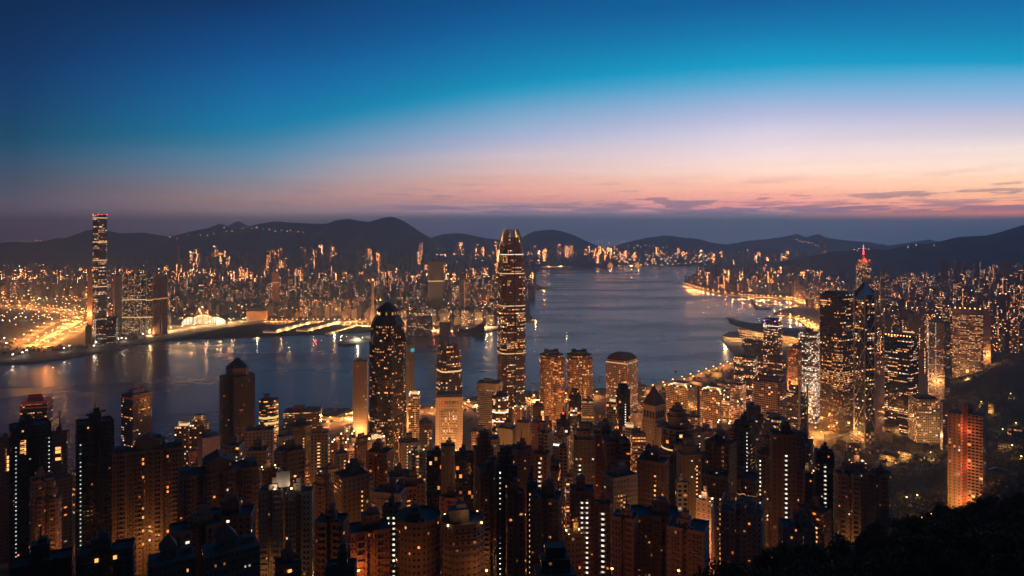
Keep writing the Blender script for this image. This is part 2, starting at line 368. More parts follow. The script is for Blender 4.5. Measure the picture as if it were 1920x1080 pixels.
def frange(a, b, s):
    o = [];
    while a < b: o.append(a); a += s
    return o + [b]
groundgrid('hillside_ground', frange(-1150, 2350, 25), frange(-80, 500, 20) + frange(525, 2900, 25),
           lambda x, y: gz(x, y) - 7.5*sstep(1040, 1130, y)*(1 - sstep(.61, .66, x/max(y,1))) + noise.fractal(Vector((x*.02, y*.02, 0)), 1.0, 2.0, 3)*(2.5 if gz(x, y) > 6 else 0), 'park_ground')
def slab(name, pts, z, mat='city_floor', skirt=-3.0):
    """flat made land with a sea wall round it"""
    import bmesh
    bm = bmesh.new(); vs = [bm.verts.new((x, y, z)) for x, y in pts]
    f = bm.faces.new(vs); bmesh.ops.triangulate(bm, faces=[f])
    for i in range(len(pts)):
        j = (i+1) % len(pts); a, b_ = vs[i], vs[j]
        c = bm.verts.new((*pts[j], skirt)); d = bm.verts.new((*pts[i], skirt))
        q = bm.faces.new((a, b_, c, d)); q.material_index = 1
    bmesh.ops.recalc_face_normals(bm, faces=bm.faces)
    me = bpy.data.meshes.new(name); bm.to_mesh(me); bm.free(); me.materials.append(MATS[mat]); me.materials.append(MATS['seawall'])
    o = bpy.data.objects.new(name, me); COL.objects.link(o); return tag(o, kind='structure')
def shore(pts, z=4.0):
    r = []
    for px, py in pts:
        Y = dep(py, z); r.append((wx(px, Y), Y))
    return r
ISL = [(-1400, 900), (-1050,960), (-700,1090), (-560,1260), (-470,1420)] + shore([(600,792),(606,768),(640,764),(668,776),(700,770),(860,752),(905,738),(950,735),(1010,732),(1120,728),(1230,722),(1300,703),(1372,678),(1376,660),(1356,640),(1352,630),(1366,622),(1420,620),(1466,618),(1505,612),(1522,602),(1500,596),(1462,592),(1450,588),(1470,580),(1505,574),(1478,563),(1432,558),(1380,557),(1345,550),(1310,543),(1284,535),(1280,529),(1290,523),(1310,518),(1340,508)]) + [(3100,9200),(4500,11500),(16000,13000),(9000,3000),(4000,1200),(2400,1000)]
slab('island_shore_land', ISL, 4.0)
KOW = shore([(-260,700),(0,681),(60,678),(130,669),(200,657),(250,646),(300,637),(380,622),(440,612),(492,606),(506,610),(560,607),(620,607),(692,606),(720,620),(780,626),(800,621),(815,631),(870,628),(925,618),(950,609),(1000,597),(994,588),(993,572),(990,560),(1004,545),(1026,541),(1006,533),(1003,515),(1008,506),(1040,502),(1120,500.5),(1200,498),(1230,496.5),(1330,494.5)]) + [(9000,13500),(9000,16500),(-16000,16500),(-16000,3000)]
slab('peninsula_land', KOW, 4.0)
# breakwater of the typhoon shelter and small piers
tag(slab('breakwater', shore([(1405,560),(1411,560),(1424,577),(1448,577),(1448,580),(1417,580)], 3), 3.0, 'concrete'), kind='structure')
def ridge(prof, Yd, T, seed, name='mountain', rough=.10, mat='hill_green', step=None):
    """a range of hills: crest line from the skyline, a long foot towards the city, noise for spurs and gullies"""
    x0, x1 = prof[0][0], prof[-1][0]; n_ = int((x1-x0)/5)+1; rows = 18; v = []
    for j in range(rows+5):
        t = j/rows
        for i in range(n_+1):
            px = x0 + (x1-x0)*i/n_; zc = max(wz(lerp_tab(prof, px), Yd), 3)
            X = wx(px, Yd)
            if j <= rows: Y = Yd - T*(1-t); k = t**1.25
            else: Y = Yd + T*.35*(j-rows); k = 1 - .22*(j-rows)
            nz = noise.fractal(Vector((X*.0016+seed, Y*.0013, seed)), 1.0, 2.1, 5)
            fine_ = noise.fractal(Vector((X*.006+seed, Y*.006, 1)), 1.0, 2.1, 4)*6
            spread = nz*rough*zc*(1.4*t*(1-t)*2.2 + (.0 if j == rows else .25*t))
            z = max(zc*k + spread + (fine_ if t > .15 else 0)*(1 if j != rows else .6), -4 if t < .02 else -2)
            v.append((X, Y, z))
    w_ = n_+1
    f = [(j*w_+i, j*w_+i+1, (j+1)*w_+i+1, (j+1)*w_+i) for j in range(rows+4) for i in range(n_)]
    me = bpy.data.meshes.new(name); me.from_pydata(v, [], f); me.materials.append(MATS[mat]); me.polygons.foreach_set('use_smooth', [True]*len(f))
    o = bpy.data.objects.new(name, me); COL.objects.link(o); return tag(o, kind='structure')
ridge([(-300,460),(-80,452),(0,455),(28,453),(60,455),(85,452),(108,446),(120,448),(140,440),(165,431),(180,430),(205,433),(222,438),(250,437),(268,436),(300,441),(320,443),(350,436),(372,440),(400,450),(470,468)], 9500, 2600, 1.0)
ridge([(330,446),(355,434),(400,426),(414,421),(430,428),(455,428),(480,421),(512,415),(545,417),(580,419),(612,420),(628,413),(655,410),(672,414),(692,416),(715,409),(733,406),(748,410),(768,421),(790,436),(808,446),(830,470)], 9000, 2500, 2.0)
ridge([(300,450),(390,428),(410,419),(428,423),(446,414),(466,424),(500,436),(560,450)], 13000, 2500, 6.0)
ridge([(780,470),(806,446),(830,439),(860,437),(885,441),(905,446),(960,452),(985,441),(1000,434),(1030,430),(1052,433),(1076,441),(1100,452),(1140,470)], 11500, 2200, 3.0)
ridge([(1120,470),(1185,452),(1210,446),(1250,441),(1285,446),(1310,448),(1340,456),(1380,461),(1420,464),(1470,470)], 11800, 1800, 4.0)
ridge([(1300,470),(1370,457),(1400,452),(1440,448),(1470,444),(1494,438),(1514,446),(1534,438),(1550,446),(1590,451),(1630,454),(1680,462),(1715,455),(1741,449),(1768,456),(1830,470)], 14500, 2200, 5.0)
ridge([(1500,496),(1530,480),(1560,472),(1600,468),(1640,466),(1663,469),(1690,465),(1712,458),(1740,457),(1768,451),(1800,444),(1830,442),(1868,440),(1884,433),(1900,429),(1925,420),(1990,400),(2100,396),(2300,410)], 5600, 1500, 8.0)

# foothills carrying the far hillside estates
HILLS = [([(320,489),(350,484),(470,482),(540,480),(600,474),(735,477),(800,474),(840,482)], 6900, 900, 21.0, 300), ([(780,480),(800,470),(880,468),(950,472)], 9200, 1200, 24.0, 110), ([(975,490),(985,474),(1060,470),(1130,472),(1150,480)], 9250, 500, 22.0, 120), ([(1120,482),(1150,474),(1200,476),(1310,478),(1340,486)], 10000, 450, 25.0, 130), ([(1300,489),(1330,480),(1420,482),(1520,480)], 9900, 900, 23.0, 130)]
for pr_, yd_, t_, sd_, _n in HILLS: ridge(pr_, yd_, t_, sd_, 'foothill', .04)
# ------------------------------------------------------------------ towers
glow('sign_green', (.1,1,.25), .9); glow('sign_pale', (1,.9,.8), 1.6)
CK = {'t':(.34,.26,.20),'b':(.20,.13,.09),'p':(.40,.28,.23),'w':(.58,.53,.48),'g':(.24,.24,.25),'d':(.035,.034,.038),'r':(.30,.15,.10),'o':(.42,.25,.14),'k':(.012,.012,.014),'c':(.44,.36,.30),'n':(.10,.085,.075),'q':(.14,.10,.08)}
RNG = random.Random(5)
FOOT = []          # (X, Y, radius) of what is built, so that the filling between keeps clear
REG = []           # (px0, px1, ytop, Y, short name) of landmarks, for telling places in labels
def roofkit(root, poly, w, d, z, col, rng, near, kind):
    if near:   # parapet: a low wall round the roof edge
        m = MB(); n_ = len(poly)
        for i in range(n_):
            j = (i+1) % n_
            a, b = poly[i], poly[j]; ai, bi = (a[0]*.965, a[1]*.965), (b[0]*.965, b[1]*.965)
            m.face([(*a,z),(*b,z),(*b,z+1.3),(*a,z+1.3)]); m.face([(*b,z+1.3),(*bi,z+1.3),(*ai,z+1.3),(*a,z+1.3)]); m.face([(*bi,z+.02),(*ai,z+.02),(*ai,z+1.3),(*bi,z+1.3)])
        m.build('parapet', 'trim', root, col)
    a, b = w*rng.uniform(.28,.48), d*rng.uniform(.3,.5); h = rng.uniform(3.5, 7.5)
    ox, oy = w*rng.uniform(-.12,.12), d*rng.uniform(-.1,.12)
    pr_ = MB().prism(rect(a, b), z, z+h, ox=ox, oy=oy).build('plant_room', ['blank','roof'], root, tuple(c*.9 for c in col))
    if near:
        m = MB().prism(rect(a*.5, b*.6), z+h, z+h+rng.uniform(2,4), ox=ox+a*.12, oy=oy); m.build('water_tank', ['trim','roof'], pr_, col)
        m = MB()
        q_ = w*rng.uniform(-.2,.2); m.box(q_, -d*.3, z, 7, 2.4, .4, bottom=False); m.box(q_-2.2, -d*.3, z+.4, rng.uniform(1.5,2.4), 1.6, rng.uniform(1,2), bottom=False); m.box(q_+1.4, -d*.3, z+.4, rng.uniform(1.5,3), 1.6, rng.uniform(.8,1.6), bottom=False)
        m.build('roof_machinery_frame', ['dark_metal'], root)
    if rng.random() < (.5 if near else .25):
        MB().bar((ox,oy,z+h),(ox,oy,z+h+rng.uniform(5,11)), .18 if near else .35).build('antenna', 'dark_metal', pr_)
def stripbox(root, x, y, z0, z1, wid, mat, ang=0.0, name='stair_light_strip'):
    m = MB(); m.box(0, 0, 0, wid, .5, z1-z0, bay=wid, floor=3.2)
    return m.build(name, [mat]*2, root, loc=(x, y, z0), rz=ang)
def tower(xc, wpx, yt, Y, style, plan='box', rot=0, col='t', label='', a=.8, strips=(), crown='', bands=(), cat=None, name=None, group=None, zb=None, taper=1.0, near=None, bay=3.2, base=None, lamp=None):
    az_ = math.atan((xc-CX)/F); r = R(rot)
    p = wpx*Y*math.cos(az_)/F
    w_ = p/(abs(math.cos(r)) + a*abs(math.sin(r))) if plan not in ('ell','oct') else p/(1 if a >= 1 else math.sqrt(math.cos(r)**2+(a*math.sin(r))**2))
    d = w_*a; X = wx(xc, Y); zt = wz(yt, Y)
    if zb is None: zb = gz(X, Y) - 4 if Y < 2300 else 3.0
    near = (Y < 700) if near is None else near
    rng = random.Random(int(xc*31+yt*7)); c0 = CK[col] if isinstance(col, str) else col
    c = tuple(min(.8, v*rng.uniform(.88,1.12)) for v in c0)
    h = zt - zb
    if cat is None: cat = 'apartment tower' if style.startswith('resid') or style in ('blank','slits') else 'office tower'
    root = thing(name or cat.replace(' ', '_'), label, cat, (X, Y, zb), -az_ + r, group)
    poly = PLANS[plan](w_, d)
    roof_extra = 0
    hb = 0
    if base:   # a broader podium
        hb = base; MB().prism(rect(w_*1.25, d*1.25), 0, hb, bay=3.6, floor=4).build('podium', ['office','roof'], root, c)
    hs = h
    sh = MB().prism(poly, hb, hs, bay=bay, taper=taper)
    sh.build('shaft', [style, 'roof'], root, c)
    if near and style.startswith('resid') and plan != 'ell':
        m = MB(); nf = int(h/3.2); v0 = max(0, nf-46); step = h/max(nf, 1)
        po = [(x*1.015+math.copysign(.18, x), y*1.015+math.copysign(.18, y)) for x, y in poly]
        for k in range(v0+1, nf):
            z = k*step; m.prism(po, z-.16, z+.30, mi=0, ti=0, bottom=True)
        m.build('floor_trim', ['trim'], root, tuple(v*.85 for v in c))
        # bay windows stacked up the front: shallow piers that catch the street light
    if near and plan in ('saw','saw2','h','cross') and Y < 680:     # stacks of balconies up the front, tied by a slim pier
        nf = int(h/3.2); step = h/max(nf,1); cols_ = {'saw2':(-.27,.27),'h':(-.32,.32),'cross':(0,)}.get(plan) or [(-.5+(i+.5)/max(2,round(w_/11))) for i in range(max(2,round(w_/11)))]
        for t in cols_:
            m = MB(); x = t*w_
            for k in range(max(1,nf-44), nf):
                m.box(x, -d/2-.75, k*step+.12, 2.9, 1.3, 1.0, bottom=True)
            m.box(x-1.62, -d/2-.5, max(1,nf-44)*step, .34, .8, h-max(1,nf-44)*step-.4); m.build('balcony_stack', ['trim']*2, root, tuple(v*.95 for v in c))
    for s in strips:
        t, mat = s[0], s[1]; face = s[2] if len(s) > 2 else 'f'; f0 = s[3] if len(s) > 3 else .04; f1 = s[4] if len(s) > 4 else .97; wd = s[5] if len(s) > 5 else 1.6
        if face == 'f': stripbox(root, t*w_/2, -d/2-.32, h*f0, h*f1, wd, mat)
        elif face == 'r': stripbox(root, w_/2+.32, t*d/2, h*f0, h*f1, wd, mat, R(90))
        else: stripbox(root, -w_/2-.32, t*d/2, h*f0, h*f1, wd, mat, R(90))
    if not label and Y < 1700 and not style.startswith('resid') and rng.random() < .16:   # a lit sign high on the front
        sm = rng.choice(('sign_red','sign_cyan','sign_green','sign_pale','sign_pale')); MB().box(rng.uniform(-.2,.2)*w_, -d/2-.45, h*rng.uniform(.8,.93), w_*rng.uniform(.2,.45), .5, rng.uniform(1.6,3)).build('sign_board', [sm]*2, root)
    for b in bands:
        z = h*b[0]; m = MB(); m.prism([(x*1.012+math.copysign(.1,x), y*1.012+math.copysign(.1,y)) for x, y in poly], z, z+(b[2] if len(b) > 2 else 1.6), mi=0, ti=0, bottom=True)
        m.build('light_band', [b[1]], root)
    cx = crown.split(',') if crown else []
    if 'none' not in cx and 'pyr' not in cx and 'tier' not in cx: roofkit(root, poly, w_, d, h, c, rng, near, style)
    if 'pyr' in cx:
        pp = PLANS[plan](w_, d); m = MB(); m.loft([[(x*1.03, y*1.03, h+.02) for x, y in pp], [(x*.06, y*.06, h+w_*.55) for x, y in pp]]); m.build('pitched_roof', 'brown_roof', root)
        MB().bar((0,0,h+w_*.54),(0,0,h+w_*.54+9), .3).build('spire', 'dark_metal', root)
    if 'tier' in cx:
        q = h
        for k, (s, hh) in enumerate(((.72,6),(.5,5))): MB().prism([(x*s,y*s) for x, y in poly], q, q+hh).build('roof_tier', [style,'roof'], root, c); q += hh
    if 'lit' in cx:
        m = MB(); m.prism(rect(w_*.6, d*.5), h+.02, h+3.4, mi=0, ti=0, ox=w_*.03); m.build('lit_roof_hall', ['hall_light'], root)
        MB().prism(rect(w_*.66, d*.56), h+3.4, h+4.0, mi=0, ti=0, ox=w_*.03, bottom=True).build('roof_canopy', ['concrete'], root)
        for sx in (-.36,.38): light((sx*w_, -d*.36, h+7), 2200, (1,.55,.24), 1.0, root)
    if 'mast' in cx: MB().bar((0,0,h),(0,0,h+22), .45).build('mast', 'dark_metal', root)
    if 'red' in cx: MB().box(0,0,h+7.5,1.6,1.6,1.6).build('beacon', ['lamp_red']*2, root)
    if 'lamps' in cx:
        for k in range(4):
            sx, sy = (-.4,.4,.4,-.4)[k], (-.4,-.4,.4,.4)[k]
            q_ = .7 if near else 1.3; MB().box(sx*w_, sy*d, h+.4, q_, q_, q_).build('roof_lamp', ['lamp_warm']*2, root)
        light((0, -d*.44, h+5), 500 if near else 1500, (1,.55,.22), .8, root)
    if lamp: light((0, -d/2-14, h*lamp[0]), lamp[1]*1.5, lamp[2] if len(lamp) > 2 else (1,.42,.12), 2.0, root, 'floodlight')  # bare light without a fixture, added to brighten chosen facades
    FOOT.append((X, Y, max(w_, d)*.62)); REG.append((xc-wpx/2, xc+wpx/2, yt, Y, label))
    return root, w_, d, h
SW, SWH, LD = 'stair_warm', 'stair_white', 'led_dots'
T = [
# --- far left, dark foreground
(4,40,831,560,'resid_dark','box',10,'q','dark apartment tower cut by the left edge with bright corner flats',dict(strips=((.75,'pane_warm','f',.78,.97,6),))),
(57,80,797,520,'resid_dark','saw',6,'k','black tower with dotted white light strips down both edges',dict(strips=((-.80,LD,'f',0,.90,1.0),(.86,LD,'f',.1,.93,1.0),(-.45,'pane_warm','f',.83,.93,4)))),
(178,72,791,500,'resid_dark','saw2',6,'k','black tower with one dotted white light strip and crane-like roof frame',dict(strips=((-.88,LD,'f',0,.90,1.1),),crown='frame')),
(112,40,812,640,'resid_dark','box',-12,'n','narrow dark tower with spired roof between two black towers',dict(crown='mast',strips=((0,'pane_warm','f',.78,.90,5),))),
(280,134,842,480,'resid_grid','saw',-4,'b','wide brown apartment slab under a gabled roof block',dict(lamp=(.35,5000),a=.35,crown='gable',strips=((-.15,'pane_sparse','f',.1,.97,1.5),(.55,'pane_sparse','f',.1,.97,1.5)))),
(410,150,880,430,'resid_grid','saw',4,'b','wide brown four-winged apartment tower with stepped roof block',dict(lamp=(.35,3500),a=.4,crown='gable')),
(368,100,985,335,'resid','h',10,'q','low brown apartment block with flat dark roof under the four-winged tower',dict(a=.6,near=True)),
(432,95,962,350,'resid','box',-10,'n','low dark apartment block with pale roof house beside pitched roofs',dict(a=.6)),
(432,110,1022,290,'resid_dark','box',8,'q','dark block with a pointed roof house at the bottom edge',dict(a=.6,crown='hut,none',bay=2.2)),
(200,110,1030,290,'resid','h',-6,'n','low block with two narrow lit roof windows at the bottom edge',dict(a=.5,strips=((-.3,'pane_warm','f',.88,.97,1.6),(.35,'pane_warm','f',.88,.97,1.6)))),
(322,90,1042,280,'resid_dark','box',4,'q','low dark house block with small pyramid roof house at the bottom edge',dict(a=.7,crown='hut,none',bay=2.2)),
(80,120,1050,285,'resid_dark','box',-5,'k','low black block with stepped roof in the bottom corner',dict(a=.5)),
(345,36,797,920,'punched','box',-25,'p','small pale office block with a brightly lit roof floor',dict(crown='lit')),
(374,38,793,900,'punched_warm','box',-25,'t','stepped tan office block with glowing terrace',dict(crown='lit,tier')),
(392,42,815,740,'blank','box',15,'g','grey windowless apartment block with twin end walls',dict(a=1)),
(504,36,748,1000,'ribbon_lit','oct',0,'n','rounded dark office tower with bright yellow floors',dict(bands=((.80,'band_yellow',3),(.74,'band_yellow',3),(.66,'band_yellow',2.5)))),
(568,73,768,1150,'ribbon','box',-8,'b','broad dark brown office box with roof water tower',dict(a=.6)),
(487,56,806,650,'resid','box',-6,'c','pale slab with one warm lit stair strip',dict(lamp=(.35,7000),a=.5,strips=((.25,'stair_warm','f',.05,.94,3.0),))),
(560,46,796,760,'resid_dark','oct',0,'n','dark tower with rounded glass roof',dict(strips=((.4,'stair_warm','f',.1,.9,1.6),))),
(535,34,815,700,'resid','box',12,'g','dull grey tower left of the round-roofed tower',dict(strips=((-.3,SW,'f',.2,.95),))),
(600,36,812,640,'resid','box',-10,'c','tall pale slab with a bright amber stair strip on its face',dict(lamp=(.35,8000),a=.55,strips=((-.05,'stair_warm','f',.03,.94,3.0),(.0,SW,'r',.1,.97,1.8)))),
(508,46,918,400,'resid_grid','saw2',-8,'c','cream apartment wing with bright roof billboard frame',dict(lamp=(.2,5000),a=.7,crown='board')),
(562,54,922,405,'resid_grid','saw2',-8,'c','cream apartment wing right of the bright roof terrace',dict(a=.7,strips=((-.85,'stair_warm','f',.05,.6,.8),))),
(617,34,880,620,'resid','box',20,'o','orange-lit apartment block in the gap behind cream wings',dict(lamp=(.5,16000))),
(622,64,975,340,'resid','saw',-14,'q','dark brown apartment block with blue-grey roof before the round tower',dict()),
(692,78,990,335,'resid_grid','saw',6,'r','red-brown apartment block with framed front and lit flats',dict(a=.7)),
(735,36,950,420,'resid','box',-10,'n','narrow dark block with two dotted white stair strips',dict(strips=((-.3,SWH,'f',.02,.93,1.5),(.35,SWH,'f',.02,.93,1.5)))),
(785,84,968,340,'resid_dark','ell',0,'q','dark rounded blank tower in the front row, left of a twin',dict(a=1.0)),
(868,78,975,335,'resid_dark','oct',8,'q','dark chamfered blank tower in the front row with lamp on its roof',dict(crown='lamps')),
(706,34,822,700,'resid_grid','box',-18,'p','pink slim apartment tower with a blazing lit crown',dict(crown='lit,lamps',strips=((.3,SW,'f',.1,.96),),lamp=(.8,9000))),
(766,40,826,700,'resid_grid','box',6,'p','slim tower framed by white vertical bars',dict(strips=((-.2,SWH,'f',.3,.98,.6),(.25,SWH,'f',.3,.98,.6)))),
(820,40,852,525,'glass','box',0,'d','dark glass slab wing left of the pale lift core',dict(a=.7,bay=2.2)),
(840,26,836,515,'blank','box',0,'c','pale windowless lift core between two dark glass wings',dict(a=1.0,cat='apartment tower')),
(872,44,853,525,'glass','box',0,'d','dark glass slab wing right of the pale lift core',dict(a=.7,bay=2.2,strips=((-.9,'pane_warm','f',.3,.95,1.2),))),
(920,52,880,450,'resid_dark','saw2',10,'n','dark tower with yellow-framed roof and dotted stair lights',dict(strips=((.4,SWH,'f',.05,.97,1.1),))),
(948,44,868,430,'resid_dark','saw2',10,'k','black jagged-roofed tower with a dotted white stair strip',dict(strips=((-.7,SWH,'f',0,.97,1.2),),crown='tier')),
(766,64,908,480,'resid','cross',8,'r','red-brown tower with zigzag lit landings up its core',dict(strips=((-.1,'stair_warm','f',.05,.9,2.2),))),
(657,18,928,500,'blank','ell',0,'c','small round pale tower',dict(a=1.0)),
(689,22,902,480,'resid_grid','box',6,'w','narrow white gridded block with a round lit roof window',dict()),
(672,22,872,540,'blank','box',-10,'t','slim tan windowless slab',dict(strips=((-.6,SW,'f',.1,.9,1.2),))),
(898,28,806,800,'punched','box',0,'c','cream slab with a column of bright windows',dict(strips=((.15,'pane_warm','f',.05,.8,5),))),
(640,26,850,640,'resid','box',14,'g','grey apartment tower with lit balconies behind the slim tan slab',dict(strips=((.4,SW,'f',.1,.95),))),
(652,30,812,900,'punched','box',-12,'g','grey stepped office block left of the tall dark stepped-crown tower',dict(crown='tier,lamps')),
(918,48,716,1160,'ribbon','cham',-14,'c','brown striped octagonal office tower with overhanging top storeys',dict(crown='top')),
(938,30,742,1040,'glass_lit','oct',0,'d','curved black tower with bright white-gold floors',dict(bands=((.82,'band_white',2.4),(.72,'band_white',1.6)))),
(952,40,800,780,'blank','box',-25,'w','white angular office block with bright stacked floors on its side',dict(strips=((.1,'band_white','r',.78,.82,9),(.1,'band_white','r',.68,.72,9),(.1,'band_white','r',.58,.62,9)))),
(981,26,790,770,'blank','box',-8,'c','blank cream slab with a floodlight at its foot',dict(lamp=(.15,9000))),
(1008,24,758,860,'punched','box',10,'b','narrow brown tower with a bright golden corner column',dict(strips=((.7,'pane_warm','f',.1,.95,4),))),
(1026,18,790,820,'punched','box',0,'w','small white gridded office block',dict(strips=((.8,SW,'f',.0,.9),))),
(1056,27,788,780,'glass','box',4,'k','plain black office tower with a red roof beacon',dict(crown='red')),
(1078,24,742,1010,'glass','cham',0,'k','black glass tower with a stepped roof before the twin golden towers',dict(crown='tier')),
(1102,22,750,1000,'ribbon','box',0,'g','grey striped tower beside the black stepped-roof tower',dict()),
(1088,20,806,700,'blank','box',-12,'w','white wedge-topped tower with a full-height bright strip',dict(strips=((-.55,'stair_white','f',.0,.85,2.2),),crown='lit')),
(1101,26,842,620,'glass','box',0,'d','black glass block outlined by one white light edge',dict(strips=((.93,'band_white','f',0,.98,.5),))),
(1150,26,752,900,'glass_lit','box',-12,'g','grey office tower with a bright slanted glass top',dict(crown='lit',bands=((.7,'band_yellow',2.5),))),
(1168,28,730,850,'glass','cham',8,'k','black stepped tower with a spire and a white light column',dict(strips=((.25,SWH,'f',.2,.9,1.6),),crown='tier,mast')),
(1200,24,722,1360,'ribbon_lit','cham',-6,'g','low green-grey office block by the harbour',dict()),
(1056,16,838,600,'punched','box',0,'o','very slim orange-brown slab with a gabled top',dict(a=1.2,crown='pyr')),
(1036,30,868,560,'glass','box',-8,'n','dark display block painted with a large pale ring',dict(crown='ring')),
(1076,34,893,580,'ribbon','box',6,'p','low finned pink block under the slim orange slab',dict()),
(1152,26,862,600,'punched','box',-10,'w','white block with two white stair strips and a lit roof',dict(strips=((-.3,SWH,'f',.2,.9),(.3,SWH,'f',.2,.9)),crown='lamps')),
(1178,15,866,560,'glass','ell',0,'g','thin leaf-shaped glass tower',dict(a=.7,taper=.55,crown='none')),
(1205,30,904,560,'punched','box',10,'g','grey block with a white stair strip right of the leaf-shaped tower',dict(strips=((.5,SWH,'f',.2,.9),))),
(1232,34,884,520,'resid','saw',-10,'p','pink balcony apartment tower below the pyramid-topped tower',dict()),
(1278,24,905,480,'punched','box',12,'w','small white cubic roof house tower with few windows',dict()),
(1266,46,868,600,'resid','saw',6,'n','dark balcony block under the round tiered tower',dict()),
(1310,44,852,640,'resid','h',-8,'q','dull brown apartment block with blue-black roof',dict()),
(1345,40,842,660,'resid','box',14,'b','brown tower with vertical ribs and one lit lobby',dict()),
(1384,80,892,520,'resid_dark','saw',-8,'n','dark terraced tower with glowing upper windows',dict(a=.7,bands=((.86,'band_amber',.8),))),
(1438,40,852,520,'resid','saw2',10,'b','tall brown tower with a white dotted edge strip',dict(strips=((-.85,SWH,'f',.6,.98,1.2),))),
(1392,82,955,400,'resid','h',-6,'c','cream apartment tower crowned by an open white roof frame',dict(a=.7,crown='pergola')),
(1490,56,832,560,'resid','cross',6,'r','red-brown cross-shaped tower with stepped blue-black roof',dict(crown='tier')),
(1490,40,878,490,'resid_grid','saw2',-6,'r','red-brown twin-winged tower lit from below',dict(lamp=(.2,14000))),
(1512,34,885,500,'resid','box',-10,'q','brown slab with a glowing roof lamp beside the red-brown tower',dict(crown='lamps')),
(1545,38,848,480,'resid_dark','box',10,'k','black tower with a bright white stair strip, right end of its row',dict(strips=((0,SWH,'f',.02,.92,1.7),(.3,'pane_warm','f',.85,.9,3)))),
(1588,52,888,465,'resid_grid','saw2',16,'p','pink balcony tower with pale end wall beside the white stair strip',dict(lamp=(.3,4000))),
(1607,40,868,500,'resid','box',16,'p','pink tower with white roof lights behind the pink balcony tower',dict(crown='lamps')),
(1650,44,888,480,'resid_grid','saw2',-12,'b','brown tower with lit bay windows at the edge of the wood',dict()),
(1494,70,985,385,'resid','h',12,'g','low grey white-edged block before the dark wood',dict(a=.7)),
(1290,80,985,370,'resid_grid','saw2',-10,'p','pink apartment tower with twin dark roofs in the front row',dict(lamp=(.3,3500),a=.8)),
(1228,96,962,390,'resid_grid','saw',6,'b','brown balcony tower with a pink roof house in the front row',dict(lamp=(.2,5000),a=.6)),
(1172,50,968,380,'resid_grid','saw2',-14,'p','pink balcony tower left of the brown balcony tower',dict()),
(1130,34,945,410,'resid','box',-6,'r','red-brown slab with the brightest dotted white strip',dict(strips=((.1,SWH,'f',.02,.95,2.0),))),
(1091,46,918,430,'resid','box',4,'r','red-brown tower with two parallel dotted white strips',dict(strips=((-.05,SWH,'f',.02,.93,1.6),(.38,SWH,'f',.02,.93,1.6)))),
(1076,36,1000,385,'resid_grid','box',16,'o','short orange tower with lamps on its roof deck',dict(crown='lamps')),
(1024,60,930,400,'resid','saw2',-8,'n','dark balcony tower right of paired dotted lights',dict()),
(998,20,905,415,'resid_dark','box',-4,'k','slim black tower with paired dotted warm strips',dict(strips=((-.4,SW,'f',.0,.93,1.0),(.45,SW,'f',.0,.9,1.0)))),
(966,36,925,420,'resid','saw2',6,'q','dark brown balcony tower between two dotted-strip towers',dict()),
(1322,34,938,430,'resid','box',-14,'w','white block with floodlit roof corner in the front row',dict(crown='lamps',lamp=(.6,9000))),
(1040,80,1068,300,'resid_dark','box',8,'k','black pitched roof block at the bottom edge',dict(a=.6,crown='tier')),
(640,60,1060,300,'resid_dark','box',-8,'q','dark low block at the bottom edge beside brown apartments',dict(a=.6)),
(540,50,1055,300,'resid','box',10,'r','small brown roof block with a lit doorway at the bottom edge',dict(a=.8,strips=((0,'pane_warm','f',.85,.95,2),))),
# --- centre right, around the squares
(1398,44,668,1620,'glass_lit','box',-10,'n','glass block with golden lower floors by the waterfront',dict()),
(1410,40,640,1700,'glass','box',14,'n','dark block with a latticed roof screen',dict(crown='screen')),
(1449,36,602,1760,'glass_lit','box',-20,'n','dark tower with purple lamps under its roof rim',dict(crown='purple',bands=((.93,'band_white',2),))),
(1490,28,652,1400,'punched_warm','box',-30,'o','orange gridded hotel tower',dict(lamp=(.5,60000))),
(1517,40,622,1420,'glass_white','box',-14,'g','glass tower with white-lit stacked floors',dict()),
(1442,68,712,1000,'punched','cham',-14,'c','grey gridded bank tower with a stepped crown',dict(crown='tier',a=.8)),
(1456,34,668,1160,'ribbon','box',-16,'n','brown block with a dark roof dome behind the stepped bank tower',dict()),
(1372,54,718,1350,'ribbon_lit','box',-24,'w','low white curved-front office block',dict(a=.6)),
(1374,42,750,1050,'ribbon_lit','box',-20,'c','tan stepped block with slanted bright floors',dict(crown='lamps')),
(1412,28,760,900,'blank','box',8,'k','plain black windowless tower',dict()),
(1448,26,776,850,'slits','box',-16,'w','slim white tower with a recessed bright lift strip',dict(strips=((-.2,SWH,'f',.05,.96,2),))),
(1472,24,796,860,'blank','box',14,'c','blank grey-cream slab before the latticed bank',dict()),
(1358,28,792,850,'blank','box',-6,'t','blank tan block with one bright amber roof lamp',dict(crown='lamps')),
(1402,40,812,830,'punched','box',10,'n','squat dark block with lit corner windows',dict()),
(1300,28,780,900,'punched_warm','box',-6,'c','pale gridded block between gridded twins and the round tower',dict()),
(1452,30,830,700,'blank','box',-12,'p','small pink block with a round red sign light',dict(crown='red')),
(1330,40,828,760,'punched','box',12,'g','grey flat-roofed block with one white floodlight',dict(crown='lamps')),
(1284,40,832,700,'resid','box',-6,'q','brown block directly under the round tiered tower',dict()),
(1240,30,850,700,'punched','box',8,'r','red-brown block beside a blank tan wall',dict()),
(1218,26,850,640,'glass','cham',0,'k','black-backed slab under the pyramid-topped tower',dict()),
(1128,30,800,760,'punched','box',10,'n','dark office block with scattered lights below the white wedge tower',dict()),
(1180,26,800,760,'punched_warm','box',-10,'c','cream office block with one glowing terrace',dict(crown='lit')),
(1196,30,810,720,'ribbon_lit','box',12,'p','pink striped block left of the blank tan slab',dict()),
(798,24,790,900,'punched','box',0,'d','dark slab with dotted lights beside the white bank',dict(strips=((.4,SW,'f',.1,.9,1.2),))),
